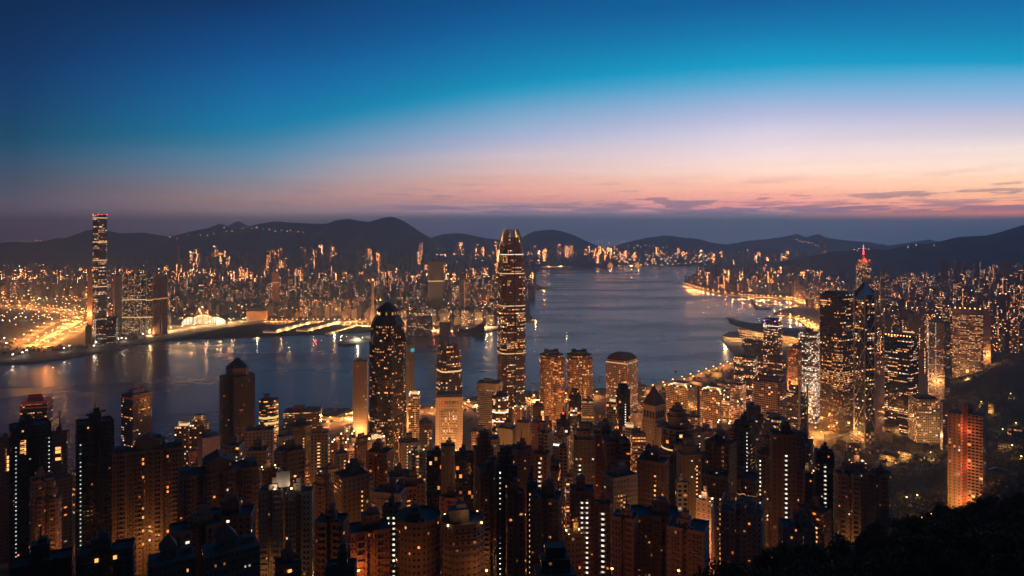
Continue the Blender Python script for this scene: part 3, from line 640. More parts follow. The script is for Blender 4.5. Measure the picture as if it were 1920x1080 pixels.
(795,18,880,640,'blank','box',8,'p','small pink block with a green shop sign',dict(crown='green')),
]
def finish(root, w_, d, h, kind):
    """roof pieces that only one tower has"""
    c = tuple(root.children[0].color)[:3]
    if kind == 'gable':
        m = MB(); a, b = w_*.34, d*.8; m.prism(rect(a, b), h, h+6); m.build('roof_house', ['blank','roof'], root, c)
        m = MB(); m.loft([[(-a*.6,-b*.55,h+6),(a*.6,-b*.55,h+6),(0,-b*.55,h+11)],[(-a*.6,b*.55,h+6),(a*.6,b*.55,h+6),(0,b*.55,h+11)]]); m.build('gabled_roof', 'brown_roof', root)
        for sx in (-.42,.42): MB().prism(rect(w_*.12, d*.5), h, h+3.5, ox=sx*w_).build('lift_house', ['blank','roof'], root, c)
    if kind == 'hut':
        MB().prism(rect(w_*.34, d*.5), h, h+4.5, ox=-w_*.08).build('roof_house', ['blank','roof'], root, c)
        m = MB(); m.loft([[(x-w_*.08,y,h+4.5) for x, y in rect(w_*.4,d*.58)],[(x-w_*.08,y,h+9.5) for x, y in rect(.5,.5)]]); m.build('pyramid_roof', 'brown_roof', root)
        MB().prism(rect(w_*.22, d*.3), h, h+2.6, ox=w_*.32).build('lift_house', ['blank','roof'], root, c)
    if kind == 'frame':
        m = MB()
        m.bar((-w_*.25,0,h+6),(w_*.3,0,h+7.5), .5); m.bar((-w_*.25,0,h),(-w_*.1,0,h+7), .35); m.bar((w_*.2,0,h),(w_*.12,0,h+7), .35); m.bar((0,-d*.3,h+6.5),(0,d*.3,h+7.5), .4)
        m.build('crane_frame', 'dark_metal', root)
    if kind == 'board':
        MB().box(w_*.55, 0, h+1.2, w_*.6, 1.2, 9, bottom=True).build('billboard_back', ['white_paint']*2, root)
        MB().bar((w_*.3,.8,h),(w_*.3,.8,h+13), .2).build('flag_pole', 'pale_metal', root)
        for sx in (.2,.95):
            MB().box(sx*w_, -3.2, h+.6, .9, .9, .7).build('roof_lamp', ['lamp_warm']*2, root); light((sx*w_, -3.5, h+2.4), 420, (1,.72,.5), .5, root)
    if kind == 'top':
        MB().prism(chamfer(w_*1.06, d*1.06, d*.17), h-11, h+.6, mi=0, ti=1, bottom=True).build('crown_storeys', ['blank','roof'], root, c)
    if kind == 'ring':
        MB().box(0, -d/2-.4, h*.35, w_*.9, .4, h*.6).build('display_panel', ['brown_roof']*2, root)
        m = MB(); n_ = 32; r0, r1 = w_*.27, w_*.30; z = h*.68
        for i in range(n_):
            a, b = 2*math.pi*i/n_, 2*math.pi*(i+1)/n_
            m.face([(r0*math.cos(a), -d/2-.68, z+r0*1.35*math.sin(a)), (r0*math.cos(b), -d/2-.68, z+r0*1.35*math.sin(b)), (r1*math.cos(b), -d/2-.68, z+r1*1.35*math.sin(b)), (r1*math.cos(a), -d/2-.68, z+r1*1.35*math.sin(a))])
        m.build('painted_ring', 'pale_concrete', root)
    if kind == 'pergola':
        m = MB(); po = hplan(w_*.98, d*.98)
        for i in range(len(po)):
            a, b = po[i], po[(i+1) % len(po)]
            m.bar((*a,h+5.2),(*b,h+5.2), .45); k = max(1, int(math.dist(a,b)/5))
            for q in range(k): t = q/k; m.bar((a[0]+(b[0]-a[0])*t, a[1]+(b[1]-a[1])*t, h),(a[0]+(b[0]-a[0])*t, a[1]+(b[1]-a[1])*t, h+5.2), .4)
        m.build('roof_frame', 'pale_concrete', root)
    if kind == 'screen':
        m = MB()
        for i in range(9): x = -w_/2 + w_*i/8; m.bar((x,-d/2,h),(x*.8,-d*.2,h+12), .4); m.bar((x,d/2,h),(x*.8,d*.2,h+12), .4)
        for t in (.35,.7,1): m.bar((-w_/2*(1-.2*t),-d/2*(1-.6*t),h+12*t),(w_/2*(1-.2*t),-d/2*(1-.6*t),h+12*t), .35)
        m.build('roof_lattice', 'dark_metal', root)
    if kind == 'purple':
        MB().prism(rect(w_*1.02, d*1.02), h+5.5, h+7, mi=0, ti=1, bottom=True).build('roof_rim', ['dark_metal','roof'], root)
        for sx in (-.42,.3): MB().box(sx*w_, -d/2-.6, h+.5, 2.4, 1.2, 2.4).build('purple_lamp', ['sign_purple']*2, root)
        m = MB()
        for i in range(7): m.bar((-w_*.46+w_*.92*i/6,-d*.46,h),(-w_*.46+w_*.92*i/6,-d*.46,h+5.5), .4)
        m.build('rim_post_frame', 'dark_metal', root)
    if kind == 'green':
        pass
        MB().box(w_*.1, -d/2-.5, h*.55, 4, .5, 2.2).build('sign_board', ['sign_green']*2, root)
for row in T:
    xc, wp, yt, Y, style, plan, rot, col, lab, o = row
    o = dict(o); ck = o.pop('crown', ''); special = [k for k in ck.split(',') if k in ('gable','hut','frame','board','top','ring','pergola','screen','purple','green')]
    res = tower(xc, wp, yt, Y, style, plan, rot, col, lab, crown=ck, **o)
    for k in special: finish(*res, k)
# ------------------------------------------------------------------ landmark towers
def site(px, Y, rot=0, zb=None): 
    X = wx(px, Y); return (X, Y, 3.0 if zb is None else zb), -math.atan2(X, Y) + R(rot)
def pw(px, wpx, Y): return wpx*Y*math.cos(math.atan((px-CX)/F))/F
def mark(px, wpx, yt, Y, lab, wid): FOOT.append((wx(px, Y), Y, wid*.65)); REG.append((px-wpx/2, px+wpx/2, yt, Y, lab))
def txt(body, size, mat, parent, loc, rot, name='lettering', extrude=.05):
    cu = bpy.data.curves.new(name, 'FONT'); cu.body = body; cu.size = size; cu.align_x = 'CENTER'; cu.align_y = 'CENTER'; cu.extrude = extrude
    o = bpy.data.objects.new(name, cu); COL.objects.link(o)
    dg = bpy.context.evaluated_depsgraph_get(); me = bpy.data.meshes.new_from_object(o.evaluated_get(dg))
    bpy.data.objects.remove(o); bpy.data.curves.remove(cu); me.materials.clear(); me.materials.append(MATS[mat])
    q = bpy.data.objects.new(name, me); COL.objects.link(q); q.parent = parent; q.location = loc; q.rotation_euler = rot; return q
def stack(root, secs, poly, style, col, name='shaft', bay=3.0, floor=4.0):
    """secs: (z0, z1, scale0, scale1); one part per section"""
    for z0, z1, s0, s1 in secs:
        MB().prism([(x*s0, y*s0) for x, y in poly], z0, z1, taper=s1/s0, bay=bay, floor=floor).build(name, [style,'roof'], root, col)
# the tallest harbour tower: chamfered shaft, set-backs, a crown of fins
loc, rz = site(958.5, 1430, 17); W = pw(958, 54, 1430)*.86
root = thing('office_tower', 'tallest harbour tower, tapering brown shaft under a glowing crown of fins', 'skyscraper', loc, rz)
poly = chamfer(W, W, W*.17); col = (.24,.165,.125)
secs = [(0,18,1.12,1.12),(18,150,1.0,1.0),(150,250,1.0,.985),(250,318,.955,.935),(318,358,.90,.86),(358,381,.83,.76)]
facade('ifc', 1, 1, .86, .46, .05, pb=.13, es=1.37, cool=.2, glass=(.03,.024,.020), bandk=7, hgrad=.9); facade('ifc_mid', 1, 1, .93, .46, .10, pb=.42, es=1.49, cool=.25, glass=(.03,.024,.020), bandk=8)
for q in secs: stack(root, [q], poly, 'ifc_mid' if q[1] == 250 else 'ifc', col)
for q, k in ((secs[1],1),(secs[2],1),(secs[3],.94),(secs[4],.88)):   # raised black strip, painted shade of a recess up each face
    for a in range(4):
        m = MB(); m.box(0,0,0,1.6,.8,q[1]-q[0]); m.build('recess_shade', ['black']*2, root, loc=(math.sin(R(90*a))*W/2*k*1.006, -math.cos(R(90*a))*W/2*k*1.006, q[0]), rz=R(90*a))
for z in (150, 250, 318, 358):
    s = {150:1.01,250:.99,318:.94,358:.87}[z]; MB().prism([(x*s,y*s) for x, y in poly], z-3, z-1.4, mi=0, ti=0, bottom=True).build('light_band', ['band_warm' if z != 358 else 'band_white'], root)
MB().prism([(x*.55,y*.55) for x, y in poly], 381, 392).build('crown_core', ['glass','roof'], root, col)
for i in range(36):
    t = i/36*8; k = int(t); f = t-k; a, b = poly[k], poly[(k+1)%8]; x, y = a[0]+(b[0]-a[0])*f, a[1]+(b[1]-a[1])*f
    h_ = 403 + 7*abs(math.sin(i*1.3)) ; m = MB(); m.bar((x*.78,y*.78,377),(x*.67,y*.67,393), .75); m.bar((x*.67,y*.67,393),(x*.50,y*.50,h_), .6); m.build('crown_fin', 'pale_concrete', root)
for a in range(6): light((math.cos(a*1.05)*W*.30, math.sin(a*1.05)*W*.30, 388), 38000, (1,.5,.16), 1.0, root, 'crown_light')
mark(958, 58, 424, 1430, 'tallest harbour tower', W)
# dark tower with stepped star plan and hipped crown
Y = 997; loc, rz = site(727, Y, 10, 20); W = pw(727, 68, Y); zt = 282-20
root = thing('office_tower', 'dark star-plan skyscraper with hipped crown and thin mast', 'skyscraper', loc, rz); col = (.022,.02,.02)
sp = starp(W); facade('center', 2, 1, .9, .5, .06, pb=.14, es=1.49, glass=(.010,.012,.015), cool=.15, bandk=4)
MB().prism(sp, 0, zt-40, bay=3, floor=4).build('shaft', ['center','roof'], root, col)
MB().prism([(x*.92,y*.92) for x, y in sp], zt-40, zt-16, bay=3, floor=4).build('upper_shaft', ['center','roof'], root, col)
MB().loft([[(x*.94,y*.94,zt-16) for x, y in ell(W,W,8)],[(x*.72,y*.72,zt-4) for x, y in ell(W,W,8)]]).build('crown_slope', 'dark_metal', root)
MB().prism([(x*.6,y*.6) for x, y in ell(W,W,8)], zt-4, zt+4.5, bay=3, floor=8, mi=0).build('lantern_storey', ['punched_warm','roof'], root, col)
MB().loft([[(x*.66,y*.66,zt+4.5) for x, y in ell(W,W,8)],[(x*.40,y*.40,zt+11) for x, y in ell(W,W,8)],[(x*.07,y*.07,zt+17) for x, y in ell(W,W,8)]]).build('hipped_roof', 'dark_metal', root)
MB().bar((0,0,zt+16.5),(0,0,zt+56), .35).build('mast', 'dark_metal', root)
for s, x in ((-1,-W*.40),(1,W*.36)):
    m = MB(); m.loft([[(x-5,-W*.44,zt-40),(x+5,-W*.44,zt-40),(x+5,-W*.2,zt-40),(x-5,-W*.2,zt-40)],[(x-1,-W*.30,zt-24),(x+1,-W*.30,zt-24),(x+1,-W*.28,zt-24),(x-1,-W*.28,zt-24)]]); m.build('shoulder_roof', 'dark_metal', root)
mark(727, 72, 572, Y, 'dark star-plan skyscraper', W)
# its smaller cousin by the harbour with fins on top
Y = 1190; loc, rz = site(842, Y, 20, 5); W = pw(842, 47, Y)*.86; zt = wz(646, Y)-5
root = thing('office_tower', 'dark finned tower standing right behind the white bank with red emblem', 'skyscraper', loc, rz); col = (.12,.095,.08); poly = chamfer(W, W, W*.17)
stack(root, [(0,zt-62,1.04,1.04),(zt-62,zt-26,.98,.97),(zt-26,zt-8,.93,.89),(zt-8,zt,.84,.78)], poly, 'ifc', col)
MB().prism([(x*1.0,y*1.0) for x, y in poly], zt-46, zt-43.5, mi=0, ti=0, bottom=True).build('light_band', ['band_warm'], root)
for i in range(28):
    t = i/28*8; k = int(t); f = t-k; a, b = poly[k], poly[(k+1)%8]; x, y = a[0]+(b[0]-a[0])*f, a[1]+(b[1]-a[1])*f
    MB().bar((x*.88,y*.88,zt-8),(x*.72,y*.72,zt+9+3*(i%2)), .55).build('crown_fin', 'concrete', root)
mark(842, 52, 632, Y, 'dark finned tower', W)
# white bank with emblem and lettering
Y = 1050; loc, rz = site(842.5, Y, -3, 8); W = pw(842, 50, Y); zt = wz(742, Y)-8; D = W*.55
root = thing('bank_building', 'white bank block with red round emblem above floors of bright windows', 'bank', loc, rz); col = (.56,.48,.42)
facade('bank_front', 1, 1, .90, .55, .55, pb=.5, es=1.5, cool=.35, glass=(.02,.02,.02), bandk=14)
MB().prism(rect(W, D), 0, zt, bay=4, floor=4).build('shaft', ['blank','roof'], root, col)
MB().box(0, -D/2-.5, 6, W*.58, 1.0, zt-26, bay=2.0, floor=3.7).build('window_wall', ['bank_front','trim'], root, col)
for i in range(15): MB().box(-W*.29+W*.58*i/14, -D/2-1.3, 6, .38, .6, zt-26).build('mullion', ['pale_metal']*2, root)
MB().prism(rect(W*.96, D*.9), zt, zt+4.5).build('roof_house', ['black','roof'], root)
m = MB(); m.loft([[(3.2*math.cos(2*math.pi*i/24), -.3, 3.2*math.sin(2*math.pi*i/24)) for i in range(24)], [(3.2*math.cos(2*math.pi*i/24), .0, 3.2*math.sin(2*math.pi*i/24)) for i in range(24)]])
m.build('emblem_disc', 'sign_red', root, loc=(-W*.22,-D/2-.1,zt-9))
m = MB(); m.face([(-1.5,-.4,-1.6),(-.9,-.4,-1.6),(.3,-.4,1.8),(-.3,-.4,1.8)]); m.face([(.9,-.4,-1.6),(1.5,-.4,-1.6),(.3,-.4,1.8),(-.3,-.4,1.8)]); m.build('emblem_mark', 'white_paint', root, loc=(-W*.22,-D/2-.1,zt-9))
txt('恒生銀行', 5.4, 'black', root, (W*.10,-D/2-.3,zt-8.6), (R(90),0,0)); txt('HANG SENG BANK', 1.7, 'black', root, (W*.10,-D/2-.3,zt-13.0), (R(90),0,0))
light((W*.1,-D/2-30,30), 90000, (1,.52,.18), 3, root, 'floodlight'); light((-W*.45,-D/2-10,8), 24000, (1,.45,.12), 2, root, 'floodlight'); light((W*.5,-D/2-10,8), 24000, (1,.45,.12), 2, root, 'floodlight')
mark(842, 52, 738, Y, 'white bank block', W)
# beige slabs behind the star tower
tower(676, 29, 676, 1150, 'slits', 'box', -8, (.46,.36,.29), 'blank tan slab with a dark window slit, half hidden by the star tower', a=.7, cat='office tower', lamp=(.35,50000))
tower(769, 15, 645, 1210, 'slits', 'box', 6, (.42,.33,.27), 'narrow tan slab with a glowing cyan sign near its top', a=1, cat='office tower', lamp=(.3,40000))
r_ = [o for o in COL.objects if o.get('label','').startswith('narrow tan slab')][0]
MB().box(0,0,0,6,.6,6).build('cyan_sign', ['sign_cyan']*2, r_, loc=(3.2,-9.5,wz(655,1210)-r_.location.z-3))
tower(777, 22, 738, 1010, 'punched', 'box', -6, (.42,.34,.28), 'cream tower with a brightly lit roof lantern right of the star tower', crown='lit,lamps', strips=((.2,'stair_warm','f',.1,.9,2),), cat='office tower')
# twin golden towers
for px, wp, lab in ((1034,44,'left golden twin tower with rounded ribbed floors'),(1086,46,'right golden twin tower with rounded ribbed floors')):
    Y = 1236; loc, rz = site(px, Y, 8); W = pw(px, wp, Y); zt = wz(664, Y)-3
    root = thing('office_tower', lab, 'office tower', loc, rz, 'twin golden towers by the harbour'); col = (.33,.22,.14)
    p1 = chamfer(W, W*.8, W*.2); facade('exchange', 1, 1, 1.0, .42, .08, pb=.22, es=1.30, cool=.1, glass=(.03,.022,.016), bandk=6, amber=.5) if 'exchange' not in MATS else 0
    MB().prism(p1, 0, zt, bay=2.6, floor=3.9).build('shaft', ['exchange','roof'], root, col)
    for k in (-1,1):
        MB().prism(ell(W*.46, W*.46, 12), 0, zt-4, bay=2.6, floor=3.9, ox=k*W*.27, oy=-W*.34).build('rounded_bay', ['exchange','roof'], root, col)
    MB().prism(chamfer(W*.62, W*.5, W*.12), zt, zt+6).build('roof_house', ['blank','roof'], root, (.12,.1,.09))
    for k in (-.22,.2): MB().prism(ell(W*.22, W*.22, 10), zt+6, zt+9.5, ox=k*W).build('cooling_tower', ['dark_metal','roof'], root)
    for z in (zt*.93, zt*.55, zt*.32): MB().prism([(x*1.02,y*1.02) for x, y in p1], z, z+1.6, mi=0, ti=0, bottom=True).build('light_band', ['band_amber' if z < zt*.9 else 'band_warm'], root)
    light((-W*.1,-W-22,26), 40000, (1,.42,.12), 3, root, 'floodlight')
    mark(px, wp, 655, Y, lab, W)
# tower of round windows with a mansard roof
Y = 1310; loc, rz = site(1166, Y, -27); W = pw(1166, 60, Y)*.74; zt = wz(672, Y)-3
root = thing('office_tower', 'pale tower of small round windows under a dark mansard roof', 'office tower', loc, rz)
m, n = newmat('round_windows'); u, v = n.sep(n.node('ShaderNodeUVMap').outputs[0])[:2]
fu, fv = n.m('SUBTRACT', n.m('FRACT', u), .5), n.m('SUBTRACT', n.m('FRACT', v), .5)
mk = n.m('LESS_THAN', n.m('ADD', n.m('MULTIPLY', fu, fu), n.m('MULTIPLY', fv, fv)), .085)
r1, rc = n.wn(n.comb(n.m('FLOOR', u), n.m('FLOOR', v), 1.5)); r2, _ = n.wn(n.comb(3.5, n.m('FLOOR', v), 8.5))
lt = n.m('MAXIMUM', n.m('LESS_THAN', r1, .14), n.m('MULTIPLY', n.m('LESS_THAN', r2, .16), n.m('LESS_THAN', r1, .85)))
out(n, bsdf(n, n.mix(mk, (.46,.36,.29), (.02,.02,.022)), .7, n.mix(n.sep(rc)[0], WARM, WHITE), n.m('MULTIPLY', n.m('MULTIPLY', mk, lt), 1.3)))
MB().prism(rect(W, W), 0, zt, bay=3.4, floor=3.6).build('shaft', ['round_windows','roof'], root)
MB().loft([[(x,y,zt+1.6) for x, y in rect(W*.97,W*.97)],[(x,y,zt+11) for x, y in rect(W*.6,W*.6)]]).build('mansard_roof', 'brown_roof', root)
MB().prism(rect(W*.92, W*.92), zt, zt+1.6).build('attic_band', ['dark_metal']*2, root); MB().bar((0,0,zt+11),(0,0,zt+16), .3).build('antenna', 'dark_metal', root)
light((-W,-W,30), 30000, (1,.5,.16), 3, root, 'floodlight'); light((W*1.1,-W*.2,26), 28000, (1,.5,.16), 3, root, 'floodlight')
mark(1166, 60, 655, Y, 'tower of round windows', W)
# pyramid-topped tower with a blank wall
Y = 800; loc, rz = site(1226, Y, -38, gz(wx(1226,Y),Y)-3); W = pw(1226, 44, Y)*.72; zt = wz(756, Y)-loc[2]
root = thing('office_tower', 'tan tower with pyramid roof, spire and a huge blank side wall', 'office tower', loc, rz); col = (.38,.28,.20)
MB().prism(rect(W, W), 0, zt-20, bay=3, floor=3.4).build('shaft', ['slits','roof'], root, col)
MB().prism(rect(W*.9, W*.9), zt-20, zt-4, bay=4.4, floor=16).build('belfry_storey', ['office','roof'], root, col)
MB().prism(rect(W*1.02, W*1.02), zt-4, zt, mi=0, ti=0, bottom=True).build('cornice', ['trim'], root, col)
MB().loft([[(x,y,zt) for x, y in rect(W*.98,W*.98)],[(x,y,zt+21) for x, y in rect(.6,.6)]]).build('pyramid_roof', 'brown_roof', root)
MB().bar((0,0,zt+20),(0,0,zt+34), .25).build('spire', 'dark_metal', root)
MB().prism(rect(W*.55, W*1.1), 0, zt-24, ox=W*.76, oy=W*.12).build('blank_wing', ['trim','roof'], root, (.36,.27,.19))
light((W*1.2,-W*1.6,zt*.45), 9000, (1,.55,.22), 2, root, 'floodlight')
mark(1226, 46, 725, Y, 'pyramid-topped tower', W)
# round tower with tiered top
Y = 720; loc, rz = site(1270, Y, 0, gz(wx(1270,Y),Y)-3); W = pw(1270, 60, Y); zt = wz(800, Y)-loc[2]
root = thing('office_tower', 'dark glass round tower with stacked disc tiers and a needle on top', 'office tower', loc, rz)
MB().prism(ell(W, W*.95, 28), 0, zt, bay=3, floor=3.8).build('shaft', ['glass','roof'], root, (.05,.05,.06))
for s, z0, z1 in ((1.04,zt,zt+1.2),(.62,zt+1.2,zt+10),(.66,zt+10,zt+13),(.5,zt+13,zt+16.5),(.54,zt+16.5,zt+18.2),(.34,zt+18.2,zt+22),(.2,zt+22,zt+25)):
    MB().prism(ell(W*s, W*s, 28), z0, z1, mi=0, ti=1, bottom=True).build('roof_tier', ['trim','roof'], root, (.24,.16,.13))
MB().prism(rect(W*.3, W*.3), zt+1.2, zt+8, ox=W*.22, oy=-W*.2).build('lift_house', ['blank','roof'], root, (.26,.18,.15)); MB().bar((0,0,zt+25),(0,0,zt+34), .2).build('needle', 'dark_metal', root)
MB().prism(ell(W*1.012, W*.962, 28), zt-22, zt-20.6, mi=0, ti=0, bottom=True).build('light_band', ['band_warm'], root)
txt('MM', 3.2, 'band_warm', root, (W*.25,-W*.475,zt-27), (R(90),0,0)) if False else None
mark(1270, 60, 765, Y, 'round tiered tower', W)
# gridded office blocks with floodlit roofs
for px, wp, yt, Y, rot, lab in ((1278,58,722,1190,-24,'gridded tan office block with a floodlit white roof, left of a pair'),(1341,58,730,1130,-24,'gridded tan office block with a floodlit white roof, right of a pair')):
    r_, w_, d, h = tower(px, wp, yt, Y, 'punched', 'box', rot, (.44,.34,.27), lab, a=.95, crown='none', group='pair of gridded office blocks')
    MB().prism(rect(w_*.55, d*.55), h, h+6).build('plant_room', ['white_paint','roof'], r_, (.7,.68,.65))
    for i in range(3): MB().prism(rect(w_*.16, d*.16), h, h+3.4, ox=w_*(-.3+.3*i), oy=-d*.36).build('roof_unit', ['white_paint']*2, r_)
    for sx, sy in ((-.4,-.42),(0,-.45),(.4,-.42),(.42,0),(-.42,.1)):
        MB().box(sx*w_, sy*d, h+.2, 1.2, 1, 1).build('floodlamp', ['lamp_warm']*2, r_)
    light((-.28*w_,-.42*d,h+5), 5000, (1,.6,.28), 1, r_, 'roof_light'); light((.35*w_,-.40*d,h+5), 5000, (1,.6,.28), 1, r_, 'roof_light')
# dark glass box, the big square tower on the right
Y = 1363; loc, rz = site(1568, Y, -32); W = pw(1568, 63, Y)/(math.cos(R(32))+math.sin(R(32)))*1.06; zt = wz(550, Y)-3
root = thing('office_tower', 'massive dark glass square tower with golden lit floors halfway up', 'skyscraper', loc, rz); col = (.06,.05,.045); poly = chamfer(W, W, W*.08)
facade('ckc', 1, 1, .96, .55, .05, pb=.13, es=1.30, glass=(.014,.012,.010), cool=.12, bandk=6); facade('ckc_lit', 1, 1, .96, .52, .10, pb=.48, es=1.43, glass=(.016,.013,.010), cool=.1, bandk=8); facade('ckc_low', 1, 1, .96, .6, .14, pb=.16, es=.55, glass=(.05,.035,.02), cool=.05, bandk=6, amber=.7)
for z0, z1, s in ((0,zt*.24,'ckc_low'),(zt*.24,zt*.56,'ckc_lit'),(zt*.56,zt*.66,'ckc'),(zt*.66,zt*.69,'ckc_lit'),(zt*.69,zt*.90,'ckc'),(zt*.90,zt*.97,'ckc_lit'),(zt*.97,zt,'ckc')):
    MB().prism(poly, z0, z1, bay=3, floor=4, top=z1 == zt).build('shaft', [s,'roof'], root, col)
MB().prism([(x*.7,y*.7) for x, y in poly], zt, zt+5).build('plant_room', ['dark_metal','roof'], root)
light((-W*1.1,-W*.9,24), 60000, (1,.45,.12), 4, root, 'street_glow'); light((W*.1,-W*1.4,20), 45000, (1,.44,.12), 4, root, 'street_glow')
mark(1568, 64, 548, Y, 'massive dark glass square tower', W)
# the faceted tower with white cross bracing and a sloping blue top
Y = 1275; loc, rz = site(1621, Y, -44, 4); W = pw(1621, 37, Y)*.74; H = [wz(528, Y)-4, 0, 0, 0]
root = thing('office_tower', 'faceted glass tower with white cross bracing and slanted blue top', 'skyscraper', loc, rz); col = (.05,.05,.055)
cn = [(-W/2,-W/2),(W/2,-W/2),(W/2,W/2),(-W/2,W/2)]; zt = H[0]; hs = [zt*.62, zt*.93, zt*.80, zt*.40]; hs = [zt*.89, zt*.92, zt*.94, zt*.94]
facade('boc', 1, 1, .94, .6, .05, pb=.17, es=1.43, glass=(.012,.014,.018), cool=.3, bandk=7)
m = MB()
for k in range(4):
    a, b = cn[k], cn[(k+1) % 4]; L = W; nb = round(L/3); nf = round(hs[k]/4); u = 900000 + k*100
    m.face([(*a,0),(*b,0),(*b,hs[k]),(*a,hs[k])], 0, [(u,0),(u+nb,0),(u+nb,nf),(u,nf)])
    hc = min(zt, hs[k]+W*1.05)
    m.face([(*a,hs[k]),(*b,hs[k]),(0,0,hc)], 1)
    for p in (a, b): m.face([(*p,0),(0,0,0),(0,0,hc),(*p,hs[k])], 0, [(u+40,0),(u+40+nb,0),(u+40+nb,nf),(u+40,nf)])
m.build('shaft', ['boc','slope_glass'] if 'slope_glass' in MATS else ['boc', (flat('slope_glass', (.25,.55,.70), .35, metal=.6), 'slope_glass')[1]], root, col)
sg = W*1.05/4
def brace(a, b, r=.9): MB().bar(a, b, r).build('brace', 'pale_metal', root)
for k in range(4):
    a, b = cn[k], cn[(k+1) % 4]; ka = 1.012; a = (a[0]*ka, a[1]*ka); b = (b[0]*ka, b[1]*ka); z = 28; st = 52
    brace((*a,0), (*a,max(hs[k],hs[k-1])), 1.1)
    while z + 10 < hs[k]:
        z2 = min(z+st, hs[k]); f = (z2-z)/st
        brace((*a,z), (a[0]+(b[0]-a[0])*f, a[1]+(b[1]-a[1])*f, z2), .7); brace((*b,z), (b[0]+(a[0]-b[0])*f, b[1]+(a[1]-b[1])*f, z2), .7); z += st
for s in (-3,3): MB().bar((s,0,zt-2),(s,0,zt+30), .3).build('mast', 'pale_metal', root)
MB().prism(rect(W*1.06, W*1.06), 0, 22, bay=4, floor=5).build('podium', ['punched_warm','roof'], root, (.4,.3,.22))
light((0,-W*1.2,24), 60000, (1,.46,.14), 4, root, 'street_glow'); light((-W*1.3,W*.1,22), 40000, (1,.5,.16), 4, root, 'street_glow')
mark(1621, 38, 525, Y, 'cross-braced tower', W)
# far tower with pyramid cap and neon spire
Y = 2343; loc, rz = site(1619, Y, 12); W = pw(1619, 27, Y); zt = wz(498, Y)-3
root = thing('office_tower', 'distant tower with red-lit pyramid cap and pink neon spire', 'skyscraper', loc, rz); col = (.22,.15,.11)
MB().prism(chamfer(W, W, W*.28), 0, zt, bay=3, floor=4).build('shaft', ['office_lit','roof'], root, col)
MB().prism(chamfer(W*.8, W*.8, W*.22), zt, zt+18, bay=3, floor=4).build('upper_shaft', ['ribbon_lit','roof'], root, (.3,.12,.08))
MB().loft([[(x,y,zt+18) for x, y in chamfer(W*.7,W*.7,W*.2)],[(x,y,zt+38) for x, y in chamfer(4,4,1)]]).build('pyramid_cap', 'brown_roof', root)
MB().bar((0,0,zt+38),(0,0,zt+52), 1.7).build('neon_spire', 'lamp_red', root); MB().bar((0,0,zt+52),(0,0,zt+72), .9).build('spire_mast', 'mast_pink', root); MB().bar((0,0,zt+72),(0,0,zt+88), .5).build('spire_tip', 'pale_metal', root)
for s in (-1,1): MB().box(s*W*.36,-W*.36,zt+18,3,3,3).build('beacon', ['lamp_red']*2, root)
light((0,-W*.5,zt+24), 60000, (1,.12,.06), 2, root, 'beacon_light')
mark(1619, 28, 458, Y, 'distant neon-spired tower', W)
# black lit-floor tower with curved head
Y = 1346; loc, rz = site(1690, Y, -22); W = pw(1690, 68, Y)*.78; zt = wz(628, Y)-3
root = thing('office_tower', 'black glass tower with rows of lit floors and curved lamp-lined roof', 'office tower', loc, rz)
poly = [(-W/2,-W*.36),(W/2,-W*.36),(W/2,W*.36),(W*.1,W*.5),(-W*.3,W*.5),(-W/2,W*.3)]
facade('citi', 1, 1, .97, .5, .03, pb=.24, es=1.56, glass=(.006,.006,.008), cool=.35, bandk=6)
MB().prism(poly, 0, zt, bay=3, floor=4).build('shaft', ['citi','roof'], root, (.012,.012,.014))
MB().prism([(x*.55,y*.55) for x, y in poly], zt, zt+5, oy=4).build('plant_room', ['dark_metal','roof'], root)
MB().box(W*.2, W*.2, zt+5, W*.42, 3, 2.2).build('lit_roof_hall', ['hall_light']*2, root)
for i in range(9): MB().box(-W*.46+W*.92*i/8, -W*.34, zt+.1, 1.4, 1.4, 1.4).build('roof_lamp', ['lamp_amber']*2, root)
mark(1690, 68, 622, Y, 'black tower with lit floors', W)
# two-tone slab and oval hotel on the right
tower(1761, 42, 602, 1600, 'ribbon', 'box', -24, (.36,.28,.23), 'striped tan slab with dotted light lines beside the oval hotel', a=.8, strips=((-.96,SWH,'f',.1,.98,1.6),(-.05,SWH,'f',.1,.98,1.6)), cat='hotel tower', lamp=(.25,60000))
Y = 1783; loc, rz = site(1814, Y, 0, 8); W = pw(1814, 58, Y); zt = wz(578, Y)-8
root = thing('hotel_tower', 'oval pale hotel tower with ribbed golden floors and a blank top band', 'hotel tower', loc, rz); col = (.42,.32,.26); pe = ell(W, W*.62, 32)
MB().prism(pe, 0, zt-12, bay=3, floor=3.6).build('shaft', ['ribbon_lit','roof'], root, col); MB().prism([(x*1.03,y*1.03) for x, y in pe], zt-12, zt, mi=0, ti=1, bottom=True).build('top_band', ['trim','roof'], root, col)
for i in range(6): MB().box(-W*.4+W*.8*i/5, -W*.2, zt+.1, 2, 2, 2).build('roof_lamp', ['lamp_amber']*2, root)
light((0,-W*1.1,24), 150000, (1,.5,.16), 4, root, 'floodlight'); mark(1814, 58, 573, Y, 'oval hotel', W)
tower(1851, 14, 584, 1830, 'slits', 'box', 0, (.42,.31,.24), 'narrow tan slab touching the oval hotel', a=2, cat='hotel tower', lamp=(.2,50000))
